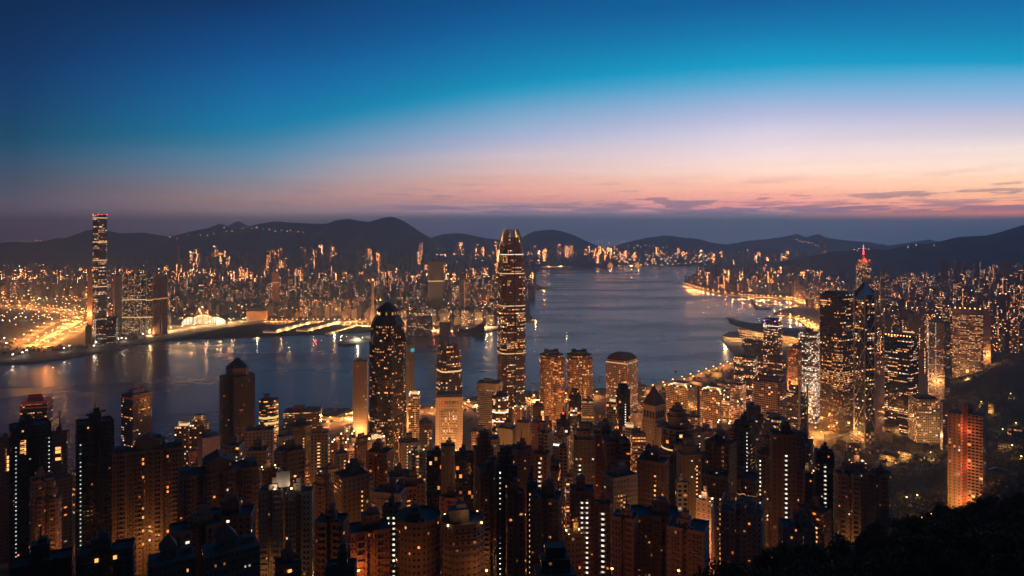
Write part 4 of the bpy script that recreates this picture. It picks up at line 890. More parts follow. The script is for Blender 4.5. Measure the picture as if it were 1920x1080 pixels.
# white gridded block
r_, w_, d, h = tower(1732, 59, 745, 1237, 'punched_warm', 'box', 27, (.56,.47,.40), 'square white gridded block of square windows beside dark gardens', a=.8, zb=wz(826,1237), crown='none', cat='hotel building', bay=3.6)
MB().prism(rect(w_*.8, d*.7), h, h+3).build('plant_room', ['dark_metal','roof'], r_)
light((0,-d-16,24), 26000, (1,.48,.18), 3, r_, 'floodlight'); light((w_*.9,-d*.2,18), 16000, (1,.5,.2), 2, r_, 'floodlight'); light((-w_*.8,-d*.5,18), 14000, (1,.5,.16), 2, r_, 'floodlight')
tower(1774, 22, 752, 1180, 'ribbon', 'box', 20, (.40,.33,.28), 'low striped white block behind the red-glowing slab', a=.8, zb=20, cat='office tower')
# red-glowing twin slab
Y = 678; zb = gz(wx(1810,Y),Y)-2; loc, rz = site(1812, Y, -8, zb); W = pw(1812, 66, Y); zt = wz(775, Y)-zb
root = thing('apartment_tower', 'red-glowing twin-slab apartment tower standing alone in dark woods', 'apartment tower', loc, rz); col = (.44,.28,.19)
facade('red_slab', 1, 1, .52, .5, .03, es=1.4, amber=.6, glass=(.02,.008,.006))
MB().prism(rect(W*.40, W*.6), 0, zt, ox=-W*.30, oy=0, bay=3.4).build('left_wing', ['slits','roof'], root, col)
MB().prism(rect(W*.44, W*.6), 0, zt+1, ox=W*.28, oy=2, bay=3.0).build('right_wing', ['red_slab','roof'], root, col)
MB().prism(rect(W*.16, W*.5), 0, zt+9, ox=-W*.02, oy=3.5).build('core', ['blank','roof'], root, (.30,.13,.09)); MB().prism(rect(W*.22, W*.4), zt+1, zt+7, ox=W*.1, oy=4).build('plant_room', ['blank','roof'], root, col)
stripbox(root, -W*.095, -W*.2, 2, zt*.97, 1.4, 'stair_red' if 'stair_red' in MATS else (strip_mat('stair_red', (1,.16,.05), 1.3, .55), 'stair_red')[1], R(90))
light((W*.02,-W*.36,zt*.15), 4000, (1,.22,.06), 1, root, 'red_glow'); light((W*.02,-W*.36,zt*.5), 3000, (1,.18,.05), 1, root, 'red_glow'); light((W*.02,-W*.36,zt*.85), 3000, (1,.18,.05), 1, root, 'red_glow'); light((-W*.4,-W*1.5,zt*.3), 19000, (1,.40,.13), 2, root, 'red_glow'); light((W*.5,-W*1.7,zt*.6), 12000, (1,.38,.15), 2, root, 'red_glow'); light((0,-W*.8,6), 15000, (1,.55,.15), 2, root, 'street_glow')
mark(1812, 66, 755, Y, 'red-glowing twin slab', W)
# harbourside twin towers at far left with red cornice bands
for px, wp, yt, Y, rot, lab, sg in ((69,62,752,1000,-16,'dark office tower with red cornice and a rooftop letter sign',1),(256,57,736,1010,35,'dark office tower with red cornices and a round emblem on its roof',0)):
    r_, w_, d, h = tower(px, wp, yt, Y, 'ribbon', 'box', rot, (.12,.085,.075), lab, a=.85, crown='none', zb=3)
    for z in ((h-6.5,h-.5) if sg else (h-5,h*.30)):
        MB().prism(rect(w_*1.03,d*1.03), z-1.2, z+1.0, mi=0, ti=0, bottom=True).build('cornice', ['sign_dim_red'], r_)
    MB().prism(rect(w_*1.02,d*1.02), h*.46 if not sg else h*.80, h*.46+1.5 if not sg else h*.80+.9, mi=0, ti=0, bottom=True).build('light_band', ['band_white' if not sg else 'stair_warm'], r_)
    MB().prism(rect(w_*.6, d*.4), h, h+(5 if sg else 6)).build('plant_room', ['concrete','roof'], r_)
    if sg:
        MB().box(0, -d*.24, h+5, w_*.55, .8, 7).build('sign_board', ['red_paint']*2, r_); txt('SHUN TAK', 4.6, 'sign_dim_red', r_, (0,-d*.24-.5,h+8.4), (R(90),0,0))
    else:
        m = MB(); m.loft([[(5*math.cos(2*math.pi*i/24), -.4, 5*math.sin(2*math.pi*i/24)) for i in range(24)], [(5*math.cos(2*math.pi*i/24), .4, 5*math.sin(2*math.pi*i/24)) for i in range(24)]]); m.build('emblem_disc', 'pale_concrete', r_, loc=(0,-d*.1,h+11), rz=R(-35))
# dark residential tower with pitched block on top
r_, w_, d, h = tower(445, 74, 702, 880, 'resid_dark', 'cross', 14, (.028,.024,.022), 'tall dark apartment tower with a peaked roof block above the harbour', crown='none', a=.9, near=False)
MB().prism(chamfer(w_*.62, d*.62, w_*.1), h, h+10).build('roof_block', ['blank','roof'], r_, (.12,.09,.075))
MB().loft([[(x,y,h+10) for x, y in chamfer(w_*.66,d*.66,w_*.1)],[(x,y,h+22) for x, y in chamfer(3,3,.5)]]).build('peaked_roof', 'dark_metal', r_)
# latticed bank with trusses and masts
Y = 1110; r_, w_, d, h = tower(1490, 46, 735, Y, 'office', 'box', -30, (.20,.17,.15), 'grey steel bank building with external trusses and roof masts', crown='none', a=.8, zb=5, cat='bank')
m = MB()
for sx in (-.5,.5):
    MB().bar((sx*w_*1.05,-d*.53,0),(sx*w_*1.05,-d*.53,h+22), 1.3).build('mast', 'pale_metal', r_)
    MB().bar((sx*w_*1.05,d*.5,0),(sx*w_*1.05,d*.5,h+14), 1.3).build('mast', 'pale_metal', r_)
for z in (h*.3,h*.55,h*.8):
    m = MB(); m.bar((-w_*.52,-d*.53,z),(0,-d*.53,z+9), .8); m.bar((w_*.52,-d*.53,z),(0,-d*.53,z+9), .8); m.bar((-w_*.52,-d*.53,z+9),(w_*.52,-d*.53,z+9), .5); m.build('truss', 'pale_metal', r_)
    m = MB(); m.bar((w_*.53,-d*.5,z),(w_*.53,0,z+9), .8); m.bar((w_*.53,d*.5,z),(w_*.53,0,z+9), .8); m.build('truss', 'pale_metal', r_)
MB().prism(rect(w_*.5, d*.5), h, h+10).build('roof_block', ['office','roof'], r_, (.2,.17,.15))
for i in range(3): MB().prism(rect(w_*.52,d*.06), h*(.2+.2*i), h*(.2+.2*i)+2, oy=-d*.5, mi=0, ti=0, bottom=True).build('light_band', ['band_warm'], r_)
# ---------- across the harbour
Y = 2653; loc, rz = site(187.5, Y, 24); W = pw(187.5, 28, Y)*.80; zt = 484-3
root = thing('office_tower', 'tallest tower across the harbour, blue glass slab rising past the hills', 'skyscraper', loc, rz); col = (.10,.11,.14); poly = chamfer(W, W, W*.12)
facade('icc', 1, 1, .95, .6, .05, pb=.28, es=1.4, glass=(.02,.03,.05), cool=.35, bandk=12)
stack(root, [(0,60,1.08,1.0),(60,430,1.0,.98)], poly, 'icc', col, floor=7, bay=4); MB().prism([(x*.98,y*.98) for x, y in poly], 430, zt, top=False, bay=4, floor=7).build('crown_screen', ['icc','roof'], root, col)
MB().prism([(x*.9,y*.9) for x, y in poly], 430, zt-10).build('crown_core', ['glass','roof'], root, col)
for z in (zt-14, 372, 300, 196): MB().prism([(x*1.0,y*1.0) for x, y in poly], z, z+3.2, mi=0, ti=0, bottom=True, taper=1.0).build('light_band', ['band_warm'], root)
for x, y in poly[::2]: MB().box(x*.95, y*.95, zt, 4, 4, 3).build('beacon', ['lamp_red']*2, root)
mark(187, 31, 407, Y, 'tallest tower across the harbour', W)
Z = dict(zb=3.0, near=False, cat='apartment tower')
tower(168, 9, 500, 2720, 'resid_grid', 'box', 0, (.42,.22,.12), 'slim orange-lit tower at the left edge of the tallest tower across the harbour', a=1, lamp=(.3,160000), **Z)
tower(220, 17, 516, 2780, 'resid', 'box', 20, (.10,.085,.08), 'dark tower between the tallest far tower and a wide glass slab', **Z)
for i in range(5):
    tower(234.5+11.4*i, 11.6, 515-(1 if i in (1,2,3) else 0)*2, 2700+((i-2)**2)*4, 'punched', 'box', 0, (.13,.15,.15), 'wing %s of the wide glass slab with two lit belts' % ('one two three four five'.split()[i]), a=1.5, bands=((.57,'band_warm',3.2),(.28,'band_warm',3.2)), group='joined wings of a wide glass slab', strips=((-.9,'stair_white','f',.02,.98,.8),), crown='none', **Z)
REG.append((228,285,512,2700,'wide glass slab'))
tower(294, 15, 520, 2690, 'resid', 'cham', 0, (.22,.11,.075), 'left brown tower of a joined pair right of the wide glass slab', bands=((.62,'band_amber',3),), **Z); tower(308, 14, 518, 2700, 'resid', 'cham', 10, (.22,.11,.075), 'right brown tower of a joined pair right of the wide glass slab', bands=((.62,'band_amber',3),), **Z)
r_, w_, d, h = tower(200, 47, 594, 2450, 'office', 'box', -6, (.02,.022,.028), 'black boxy hall with white lit windows under the tallest far tower', a=.5, zb=3, near=False, cat='exhibition hall', crown='none', strips=((-.9,'stair_white','f',.05,.95,4),(.92,'stair_white','f',.05,.95,2)))
tower(166, 12, 610, 2480, 'blank', 'box', -6, (.2,.14,.1), 'blank brown block beside the black boxy hall', zb=3, near=False, cat='office tower')
tower(817, 31, 489, 3150, 'resid', 'cham', 8, (.15,.105,.085), 'tall brown block-topped tower above the far waterfront', bands=((.66,'band_warm',3.5),(.04,'band_warm',4)), zb=3, near=False, cat='apartment tower')
tower(867, 10, 522, 3100, 'slits', 'box', 0, (.05,.045,.045), 'thin dark slab with one lit edge right of the block-topped tower', strips=((.8,'stair_warm','f',.1,.95,3),), zb=3, near=False, cat='office tower')
tower(876, 13, 527, 3180, 'punched_warm', 'box', 0, (.4,.28,.18), 'orange-lit block just behind a thin dark slab', zb=3, near=False, cat='office tower')
tower(517, 13, 510, 3400, 'resid', 'box', 0, (.30,.17,.11), 'slim orange-brown tower standing alone over far low blocks', bands=((.75,'band_amber',3),), zb=3, near=False, cat='apartment tower')
tower(699, 5, 522, 3050, 'blank', 'box', 0, (.34,.2,.15), 'pencil-thin pink tower behind the star tower', a=1.5, zb=3, near=False, cat='office tower', strips=((0,'lamp_amber','f',.96,.985,6),))
tower(335, 5, 462, 6200, 'resid', 'box', 0, (.4,.22,.14), 'lone far pinkish tower under the hills with a red roof light', zb=3, near=False, cat='apartment tower', crown='red', a=1)
tower(1544, 13, 452, 6500, 'office', 'ell', 0, (.10,.09,.09), 'lone dark tower on the far ridge right of the strait', zb=3, near=False, cat='office tower', a=1)
# waterfront halls
def hall(px, wp, yt, yb, col, style, lab, cat='hall', rot=0, a=.6, roof=None, name=None):
    Y = dep(yb, 4); return tower(px, wp, yt, Y, style, 'box', rot, col, lab, a=a, zb=3.5, near=False, cat=cat, crown='none', name=name)
hall(482, 40, 582, 600, (.34,.24,.16), 'blank', 'low hall with a dark domed roof on the far quay', 'hall')
r_ = [o for o in COL.objects if o.get('label','').startswith('low hall with a dark domed')][0]; hh = 60
m = MB(); e_ = ell(92, 60, 20); zt = wz(582, dep(600,4))-3.5; m.loft([[(x,y,zt) for x, y in e_],[(x*.8,y*.8,zt+16) for x, y in e_],[(x*.35,y*.35,zt+26) for x, y in e_]]); m.build('domed_roof', 'dark_metal', r_)
hall(786, 48, 594, 627, (.34,.26,.21), 'punched', 'square pale terminal block with glass corner on the far waterfront', 'terminal')
hall(834, 20, 605, 628, (.36,.25,.19), 'blank', 'low cream block on the far waterfront promenade', 'hall')
# windowless hall with a swooping roof
Yc = dep(622, 4); loc, rz = site(884, Yc, 4); W = pw(884, 48, Yc)
root = thing('cultural_centre', 'windowless hall with a sweeping wedge roofline on the far promenade', 'hall', loc, rz)
m = MB(); pr = [(-W/2,0),(W/2,0),(W/2,38),(W*.3,31),(W*.1,19),(-W*.12,13),(-W*.3,12),(-W/2,17)]
m.loft([[(x,-18,z) for x, z in pr],[(x,18,z) for x, z in pr]]); m.build('wedge_body', 'brown_roof', root); MB().prism(rect(W*.2,20), 0, 26, ox=-W*.62).build('stair_block', ['blank','roof'], root, (.3,.2,.15))
MB().prism(rect(5,5), 0, 40, ox=-W*.9, oy=-24).build('clock_tower_shaft', ['blank','roof'], root, (.3,.18,.12))
# rail terminus: glowing curved shells
Yc = dep(606, 4); loc, rz = site(384, Yc, -12)
root = thing('rail_terminus', 'brightly glowing station hall with overlapping curved roof shells on the quay', 'station', loc, rz)
for k, (ox, w_, h_, c) in enumerate(((-55,70,34,'band_white'),(0,110,44,'hall_light'),(52,80,32,'band_white'))):
    m = MB(); ring = []
    for t in (0,.33,.66,1):
        ring.append([(ox+math.cos(math.pi*i/14)*w_/2*(1-.25*t), -34+66*t, math.sin(math.pi*i/14)*h_*(1-.35*t)) for i in range(15)])
    m.loft(ring); m.build('roof_shell', 'white_paint', root)
    m = MB()
    for i in range(14): pass
    m.face([(x*.94+ox*.06, y-.8, z*.86) for x, y, z in ring[0]]); m.build('glazed_front', c, root)
    for i in range(1, 14, 2):
        x, y, z = ring[0][i]; MB().bar((x,y-1.2,0),(x,y-1.2,z), .7).build('front_rib', 'dark_metal', root)
for s in (-95,-40,20,80,130): light((s,-75,30), 190000, (1,.50,.18), 4, root, 'station_light')
# convention centre with winged roof
Yc = 2560; loc, rz = site(1440, Yc, -6, 3); W = pw(1440, 150, Yc)
root = thing('convention_centre', 'convention hall with sweeping dark winged roof on a lit waterfront terrace', 'convention hall', loc, rz)
def wing(x0, x1, zl, zr, y0, y1, sag, up, name='roof_wing', drop=24):
    rr = []; n_ = 14
    for j in range(9):
        y = y0 + (y1-y0)*j/8; row = []; c_ = 1-((j-4)/4)**2
        for i in range(n_+1):
            t = i/n_; inset = .12*abs(j-4)/4
            x = x0+(x1-x0)*(t*(1-2*inset)+inset); z = zl+(zr-zl)*t - sag*math.sin(math.pi*t)*.6 + up*c_*(1-t)**2 - drop*(1-c_)*(.3+.7*t)
            row.append((x, y, z))
        rr.append(row)
    m = MB()
    for A, B in zip(rr, rr[1:]):
        for i in range(n_):
            m.face([A[i], A[i+1], B[i+1], B[i]]); m.face([(*B[i][:2],B[i][2]-3),(*B[i+1][:2],B[i+1][2]-3),(*A[i+1][:2],A[i+1][2]-3),(*A[i][:2],A[i][2]-3)])
    for row in (rr[0], rr[-1]):
        for a, b in zip(row, row[1:]): m.face([a, b, (*b[:2],b[2]-3), (*a[:2],a[2]-3)])
    for e in (0, -1):
        for A, B in zip(rr, rr[1:]): a, b = A[e], B[e]; m.face([a, b, (*b[:2],b[2]-3), (*a[:2],a[2]-3)])
    m.build(name, 'slate', root, smooth=False)
flat('slate', (.10,.095,.10), .5)
wing(-W*.54, W*.16, 70, 66, -66, 60, 14, 7, drop=30); wing(-W*.10, W*.46, 66, 50, -84, 75, 12, 6); wing(W*.30, W*.52, 40, 34, -50, 50, 4, 2)
MB().prism(chamfer(W*.5, 90, 30), 0, 36, ox=-W*.12, bay=5, floor=9).build('glazed_hall', ['punched_warm','roof'], root, (.4,.3,.22)); MB().prism(chamfer(W*.36, 70, 24), 36, 48, ox=-W*.08, bay=5, floor=6).build('upper_hall', ['office_lit','roof'], root, (.35,.25,.18))
MB().prism(rect(W*.5, 120), 0, 30, ox=W*.28).build('link_hall', ['ribbon_lit','roof'], root, (.4,.24,.14))
m = MB(); m.prism(ell(W*.34, 120, 24), 0, 7, ox=-W*.42, oy=-12, bay=5, floor=7); m.build('terrace', ['punched_warm','roof'], root, (.42,.32,.24)); MB().prism([(x*.98,y*.98) for x, y in ell(W*.34,120,24)], 7, 8.2, ox=-W*.42, oy=-12, mi=0, ti=1).build('terrace_light_band', ['band_warm','roof'], root)
for x in (-.5,-.32,-.15,.1,.32): light((x*W,-90,18), 160000, (1,.52,.18), 3, root, 'terrace_light')
REG.append((1357,1530,597,2560,'convention hall')); FOOT.append((wx(1440,2560), 2560, 130))
# old white mansion, low wing buildings in the gardens
def house(px, py, wpx, hgt, rot, lab, col=(.46,.36,.26), cat='house', fl=None, Y=None, roof='brown_roof', style='punched_warm', a=.6, name=None):
    # stands on the slope where the ground meets that line of sight
    Y = Y or 600.0
    if Y == 600.0:
        for k in range(400):
            Y = 420 + k*4
            if wz(py, Y) <= gz(wx(px, Y), Y): break
    X = wx(px, Y); W = pw(px, wpx, Y); root = thing(name or cat.replace(' ', '_'), lab, cat, (X, Y, gz(X, Y)-1.5), -math.atan2(X, Y)+R(rot))
    MB().prism(rect(W, W*a), 0, hgt+1.5, bay=3.4, floor=4).build('wall', [style,'roof'], root, col)
    m = MB(); m.loft([[(x*1.08,y*1.08,hgt+1.5) for x, y in rect(W,W*a)],[(x*.55,y*.12,hgt+1.5+W*.12) for x, y in rect(W,W*a)]]); m.build('hipped_roof', roof, root)
    if fl: light((0,-W*a*.5-7,6), fl, (1,.52,.15), 1.5, root, 'floodlight')
    FOOT.append((X, Y, W*.7)); return root
house(1668, 864, 34, 11, -14, 'floodlit cream mansion with hipped roof among the trees', fl=9000)
house(1698, 858, 26, 10, -14, 'glowing cream mansion wing right of the floodlit mansion', fl=8000)
house(1666, 832, 12, 22, -10, 'small square lookout tower house with cap roof above the mansion', a=1, style='blank')
house(1620, 826, 52, 12, 20, 'long low pale building with planted roof, front of two', style='ribbon', a=.3, fl=2500)
house(1680, 812, 50, 13, 20, 'long low pale building with planted roof, rear of two', style='ribbon', a=.3, fl=3500)
house(1760, 836, 36, 6, 10, 'low dark-roofed house behind the mansion', col=(.3,.25,.2), style='blank')
house(1858, 776, 10, 22, 0, 'small lit round-topped pavilion tower in the dark park', a=1, fl=6000)
house(1885, 845, 26, 10, -10, 'pale old villa with gabled bays at the wood edge', col=(.42,.36,.32), fl=900)
house(1905, 815, 30, 10, 6, 'long grey old building at the edge of the frame', col=(.36,.32,.3), style='punched')
house(1862, 838, 18, 8, 0, 'small grey old house left of the pale villa', col=(.34,.31,.3), style='blank')
house(1880, 902, 50, 9, -20, 'dark glass-roofed hall among the foreground trees', col=(.12,.12,.13), style='blank', roof='dark_metal')

house(1640, 850, 20, 8, 24, 'small tile-roofed house left of the floodlit mansion', col=(.32,.27,.22), style='punched')
house(1726, 862, 22, 8, -30, 'dim low house among trees right of the mansion wing', col=(.3,.26,.22), style='punched')
house(1600, 846, 26, 12, 8, 'low institutional block at the foot of the right-hand gardens', col=(.34,.28,.23), style='punched')
house(1578, 838, 20, 10, -10, 'small pale church-like hall under the massive glass tower', col=(.42,.36,.3), style='punched')
house(1715, 840, 30, 9, 12, 'long dark-roofed hall below the white gridded block', col=(.33,.28,.24), style='punched', a=.4)
# ------------------------------------------------------------------ the towers between
ENV = [(-60,870),(215,880),(330,845),(410,838),(490,812),(530,812),(590,812),(640,830),(680,815),(780,812),(800,850),(880,830),(900,800),(960,800),(1000,790),(1060,790),(1110,796),(1190,790),(1240,806),(1310,806),(1370,785),(1430,775),(1480,785),(1530,850),(1600,900),(1680,990)]
SKYB = [2000.0]*2200
def cover(x0, x1, yt):
    for x in range(max(-100, int(x0)), min(2000, int(x1)+1)): SKYB[x+100] = min(SKYB[x+100], yt)
def vis(x0, x1, yt): return sum(1 for x in range(max(-20,int(x0)), min(1940,int(x1)+1)) if yt < SKYB[x+100]-5)/max(1, x1-x0)
def short(lab): return lab
ORD = 'first second third fourth fifth sixth seventh eighth ninth tenth eleventh twelfth'.split()
LM = [('tallest tower',958),('star-plan skyscraper',727),('white bank block',842),('left golden twin',1034),('right golden twin',1086),('tower of round windows',1166),('pyramid-topped tower',1226),('round tiered tower',1270),
      ('dark square tower',1568),('cross-braced tower',1621),('peak-roofed tower',445),('broad brown box',568),('rooftop-emblem tower',256),('letter-sign tower',69),('grey truss-framed bank',1490),('gridded twin offices',1310),('leaf-shaped glass tower',1178),('finned harbour tower',800),('stepped grey bank',1430),('pale lift core slab',850)]
PEND = []
def look(col, lit): return {'t':'tan','b':'brown','p':'pinkish','w':'white','g':'grey','d':'black','r':'red-brown','o':'orange','k':'black','c':'cream','n':'dark','q':'dark brown'}[col] + ({0:'',1:' lamp-topped',2:' strip-lit'}[lit])
spots = []
y_ = 455.0
while y_ < 1330:
    st = 27 + y_*.020; x_ = wx(-40, y_)
    while x_ < wx(1655, y_): spots.append((x_ + RNG.uniform(-9,9), y_ + RNG.uniform(-10,10))); x_ += st
    y_ += st*1.05
ev = sorted(REG, key=lambda r: r[3]); ei = 0
spots.sort(key=lambda s: s[1]); nfill = 0
for X, Y in spots:
    while ei < len(ev) and ev[ei][3] < Y: cover(ev[ei][0]+2, ev[ei][1]-2, ev[ei][2]); ei += 1
    px = px_of(X, Y)
    if any((X-a)**2+(Y-b)**2 < (r+10)**2 for a, b, r in FOOT): continue
    if Y > 1180 and (px < 880 or px > 1400): continue
    if px > 1530 and Y > 560: continue
    if px < 640 and Y > 1000: continue
    if 790 < px < 900 and 820 < Y < 1300: continue
    yt = lerp_tab(ENV, px) + RNG.uniform(0, 1)**1.4*95 + max(0, 640-Y)*.16
    if Y > 1180: yt = RNG.uniform(745, 790)
    zt = wz(yt, Y); g = gz(X, Y)
    if zt - g < 22: zt = g + RNG.uniform(22, 40); yt = HY + F*(CZ-zt)/Y
    if zt - g > 125: zt = g + RNG.uniform(90,125); yt = HY + F*(CZ-zt)/Y
    wpx = RNG.uniform(14, 25)*F/Y
    if vis(px-wpx/2, px+wpx/2, yt) < .3: continue
    cover(px-wpx/2, px+wpx/2, yt); nfill += 1
    res = Y < 760 or RNG.random() < .35
    col = RNG.choice('tbpcgnqrq' if res else 'tbcgnwdkc')
    style = RNG.choice(['resid','resid','resid_grid','slits','resid_dark'] if res else ['punched','office','ribbon','punched_warm','glass','glass_lit','office_lit'])
    plan = RNG.choice(['saw','saw2','box','h','cross'] if res else ['box','box','cham','oct'])
    lit = 0; o = {}
    if RNG.random() < .36: o['strips'] = ((RNG.uniform(-.8,.8), RNG.choice([SW,SWH,SW]), 'f', .04, RNG.uniform(.75,.97), RNG.uniform(.9,1.8)),); lit = 2
    elif RNG.random() < .16: o['crown'] = 'lamps'; lit = 1
    if plan in ('saw','saw2','h','cross') and lit == 2: plan = 'box'
    if RNG.random() < .13: o['crown'] = 'tier'
    r_ = tower(px, wpx, yt, Y, style, plan, RNG.choice((-24,-14,-8,6,12,22,34)), col, '', a=RNG.uniform(.6,1.0), **o)
    cat = r_[0]['category']
    lm = min(LM, key=lambda l: abs(l[1]-px)); size = 'slim' if wpx < 19.5*F/Y else 'broad'
    PEND.append((r_[0], px, yt, Y, (size, look(col, lit), cat, lm[0], 'low' if zt-g < 55 else 'tall')))
groups = {}
for p in PEND: groups.setdefault(p[4], []).append(p)
NUM = 'one two three four five six seven eight nine ten eleven twelve'.split()
for (size, lk, cat, lm, hh), ps in groups.items():
    ps.sort(key=lambda p: p[1])
    for i, p in enumerate(ps):
        if len(ps) == 1: l_ = f"{hh} {size} {lk} {cat} below the {lm}"
        else: l_ = f"{ORD[i]} from left of {hh} {size} {lk} {cat}s below the {lm}"
        p[0]['label'] = l_; p[0]['group'] = 'towers crowding the slope' if 'apartment' in cat else 'offices crowding the centre'
# ------------------------------------------------------------------ across the water and along the eastern shore
RK = random.Random(11)
def kz(Y): return 3.0 + max(0, Y-5600)*.020
groundgrid('peninsula_rise', frange(-12000, 9000, 300), frange(5600, 12500, 300), lambda x, y: kz(y)+.4 if px_of(x,y) < 955 or y > 10600 else -3, 'city_floor')
KSH = [(-260,700),(0,676),(130,664),(250,641),(300,632),(440,606),(500,598),(690,600),(720,615),(925,612),(1000,560),(1010,505),(1040,499),(1230,493),(1330,491)]
ISH = [(1250,520),(1280,519),(1290,535),(1345,547),(1380,553),(1432,556),(1480,556),(1520,585),(1560,600),(1640,640),(1960,700)]
MBS = {}
def stuffbox(kind, X, Y, zb, w_, d, h, rz):
    m = MBS.setdefault(kind, MB()); c, s = math.cos(rz), math.sin(rz)
    m.prism([(a*c-b*s, a*s+b*c) for a, b in rect(w_, d)], zb, zb+h, bay=4.2, floor=3.6, ox=X, oy=Y)
    if RK.random() < .6: m.prism([((a*c-b*s)*.45, (a*s+b*c)*.45) for a, b in rect(w_, d)], zb+h, zb+h+RK.uniform(3,7), bay=40, floor=40, ox=X, oy=Y)
FAR = []
def kow_env(px): return lerp_tab([(-100,492),(150,490),(225,484),(240,476),(330,470),(350,461),(470,462),(480,470),(560,468),(600,460),(700,462),(720,470),(735,458),(800,462),(810,450),(900,452),(930,447),(1000,448),(1040,447),(1130,452),(1180,457),(1300,455),(1340,459),(1500,464)], px)
tries = 0
while tries < 34000 and len(FAR) < 6600:
    tries += 1
    py = 452 + 165*RK.random()**1.3; px = RK.uniform(-60, 1340)
    Y = dep(max(py, 470), 4)*RK.uniform(.96,1.04) if py > 470 else RK.uniform(8000, 11000)
    if Y > 11000: Y = RK.uniform(8200, 10800)
    X = wx(px, Y); yb = HY + F*(CZ-4)/Y
    if yb > lerp_tab(KSH, px) - 3: continue
    if px < 170 and yb > 560: continue                      # the motorway and the typhoon basin
    if 315 < px < 490 and yb > 590: continue
    if px > 1000 and Y < 8200: continue
    h = RK.choice((28,40,55,70,85,100,120)) * RK.uniform(.8,1.1)
    if Y < 3700: h = min(h, 75)*RK.uniform(.55,1.0)
    zb = kz(Y); yt = HY + F*(CZ-zb-h)/Y
    if yt < kow_env(px) + RK.random()*6: continue
    n2 = noise.noise(Vector((X*.0011, Y*.0011, 4)))
    if n2 < -.36 and Y > 3500: continue                        # wooded knolls stay dark
    FAR.append((X, Y, zb, RK.uniform(18,38), RK.uniform(16,30), h, RK.uniform(-.5,.5), px, yt, 'k'))
for pr_, yd_, t_, sd_, n_est in HILLS:      # estates on the far foothills
    for i in range(n_est):
        px = RK.uniform(pr_[0][0]+8, pr_[-1][0]-8); t = RK.uniform(.35,.97); Y = yd_ - t_*(1-t); c_ = noise.noise(Vector((px*.028, sd_, 0)))
        if c_ < -.25: continue
        zb = max(3, wz(lerp_tab(pr_, px), yd_)*t**1.25) - 8; h = RK.choice((60,80,100,120,135))*RK.uniform(.85,1.1)*(1 if c_ > 0 else .7)
        FAR.append((wx(px,Y), Y, zb, RK.uniform(22,40), RK.uniform(18,30), h, RK.uniform(-.5,.5), px, HY+F*(CZ-zb-h)/Y, 'k'))
tries = 0; ne = 0
while tries < 30000 and ne < 2600:
    tries += 1
    px = RK.uniform(1275, 1960); Y = RK.uniform(1900, 4600) if px > 1640 else RK.uniform(1950, 7200) if px > 1500 else RK.uniform(3900, 9500)
    X = wx(px, Y); yb = HY + F*(CZ-4)/Y
    if px < 1560 and yb > lerp_tab(ISH, px) - 4: continue
    if px < 1640 and Y < 1950: continue
    slope = max(0, (X/Y-.55))*600*sstep(2000, 3500, Y)
    zb = 3 + (gz(X,Y) if Y < 2900 and px > 1700 else 0) + slope*.6
    h = RK.choice((30,45,60,75,95,120) if px < 1640 else (45,60,80,100,125,150)) * RK.uniform(.8,1.15); yt = HY + F*(CZ-zb-h)/Y
    lim = lerp_tab([(1275,520),(1330,492),(1400,474),(1500,470),(1545,484),(1600,500),(1640,505),(1700,505),(1760,498),(1840,486),(1920,486)], px)
    if yt < lim + RK.random()*14: continue
    if any((X-a)**2+(Y-b)**2 < (r+14)**2 for a, b, r in FOOT[-60:]): continue
    if 1350 < px < 1535 and yb > 590: continue
    ne += 1; FAR.append((X, Y, zb, RK.uniform(17,32), RK.uniform(15,26), h, RK.uniform(-.5,.5), px, yt, 'i'))
for X, Y, zb, h, px, wpx, yt, c, lab, st in ((0,0,0,0,1798,20,487,'n','far dark ridge-side tower, taller of a lit pair','resid'),(0,0,0,0,1832,14,487,'n','far tower with one white lit edge on the ridge side','resid'),(0,0,0,0,1884,28,489,'q','broad far block on the ridge side with lit foot','resid'),(0,0,0,0,1771,14,489,'q','dim far tower beneath the dark ridge','resid'),(0,0,0,0,1655,10,506,'g','slender far office with two lit bands near its top','office'),(0,0,0,0,1683,28,575,'g','pale striped slab behind the black lit-floor tower','ribbon'),(0,0,0,0,1665,10,563,'n','slim dark tower behind the cross-braced tower','office')):
    Yq = 3400 if yt < 500 else 2500; tower(px, wpx, yt, Yq, st, 'box', 10, c, lab, zb=30 if yt < 500 else 3, near=False, crown='none', cat='apartment tower' if st == 'resid' else 'office tower', strips=((.8,'stair_white','f',.05,.95,2.5),) if 'white lit edge' in lab else ())
FAR.sort(key=lambda q: -(q[5]*q[3])/q[1]**2*1.0)
PF = []; nk = ni = 0
for q in FAR:
    X, Y, zb, w_, d, h, rz, px, yt, side = q
    big = Y < (3800 if side == 'k' else 3300)
    if big and -5 < px < 1925 and ((side == 'k' and nk < 130) or (side == 'i' and ni < 120)):
        if side == 'k': nk += 1
        else: ni += 1
        office = RK.random() < .45; col = RK.choice('tbpcgnqrod'); o = {}
        if RK.random() < .3: o['strips'] = ((RK.uniform(-.8,.8), SW, 'f', .05, .95, 2.4),)
        r_ = tower(px, w_*F/Y, yt, Y, RK.choice(['city']) , RK.choice(['box','box','cham']), RK.uniform(-25,25), col, '', a=d/w_, zb=zb, near=False, cat='office block' if office else 'tower block', crown=RK.choice(['','','lamps','tier']) if office else '', **o)
        PF.append((r_[0], px, yt, Y, side, 'dotted with warm windows' if not o else 'with an amber stair strip', office, 'tall' if h > 70 else 'low'))
    else: stuffbox('near' if Y < 4800 else 'far' if Y < 8300 else 'edge', X, Y, zb, w_, d, h, rz)
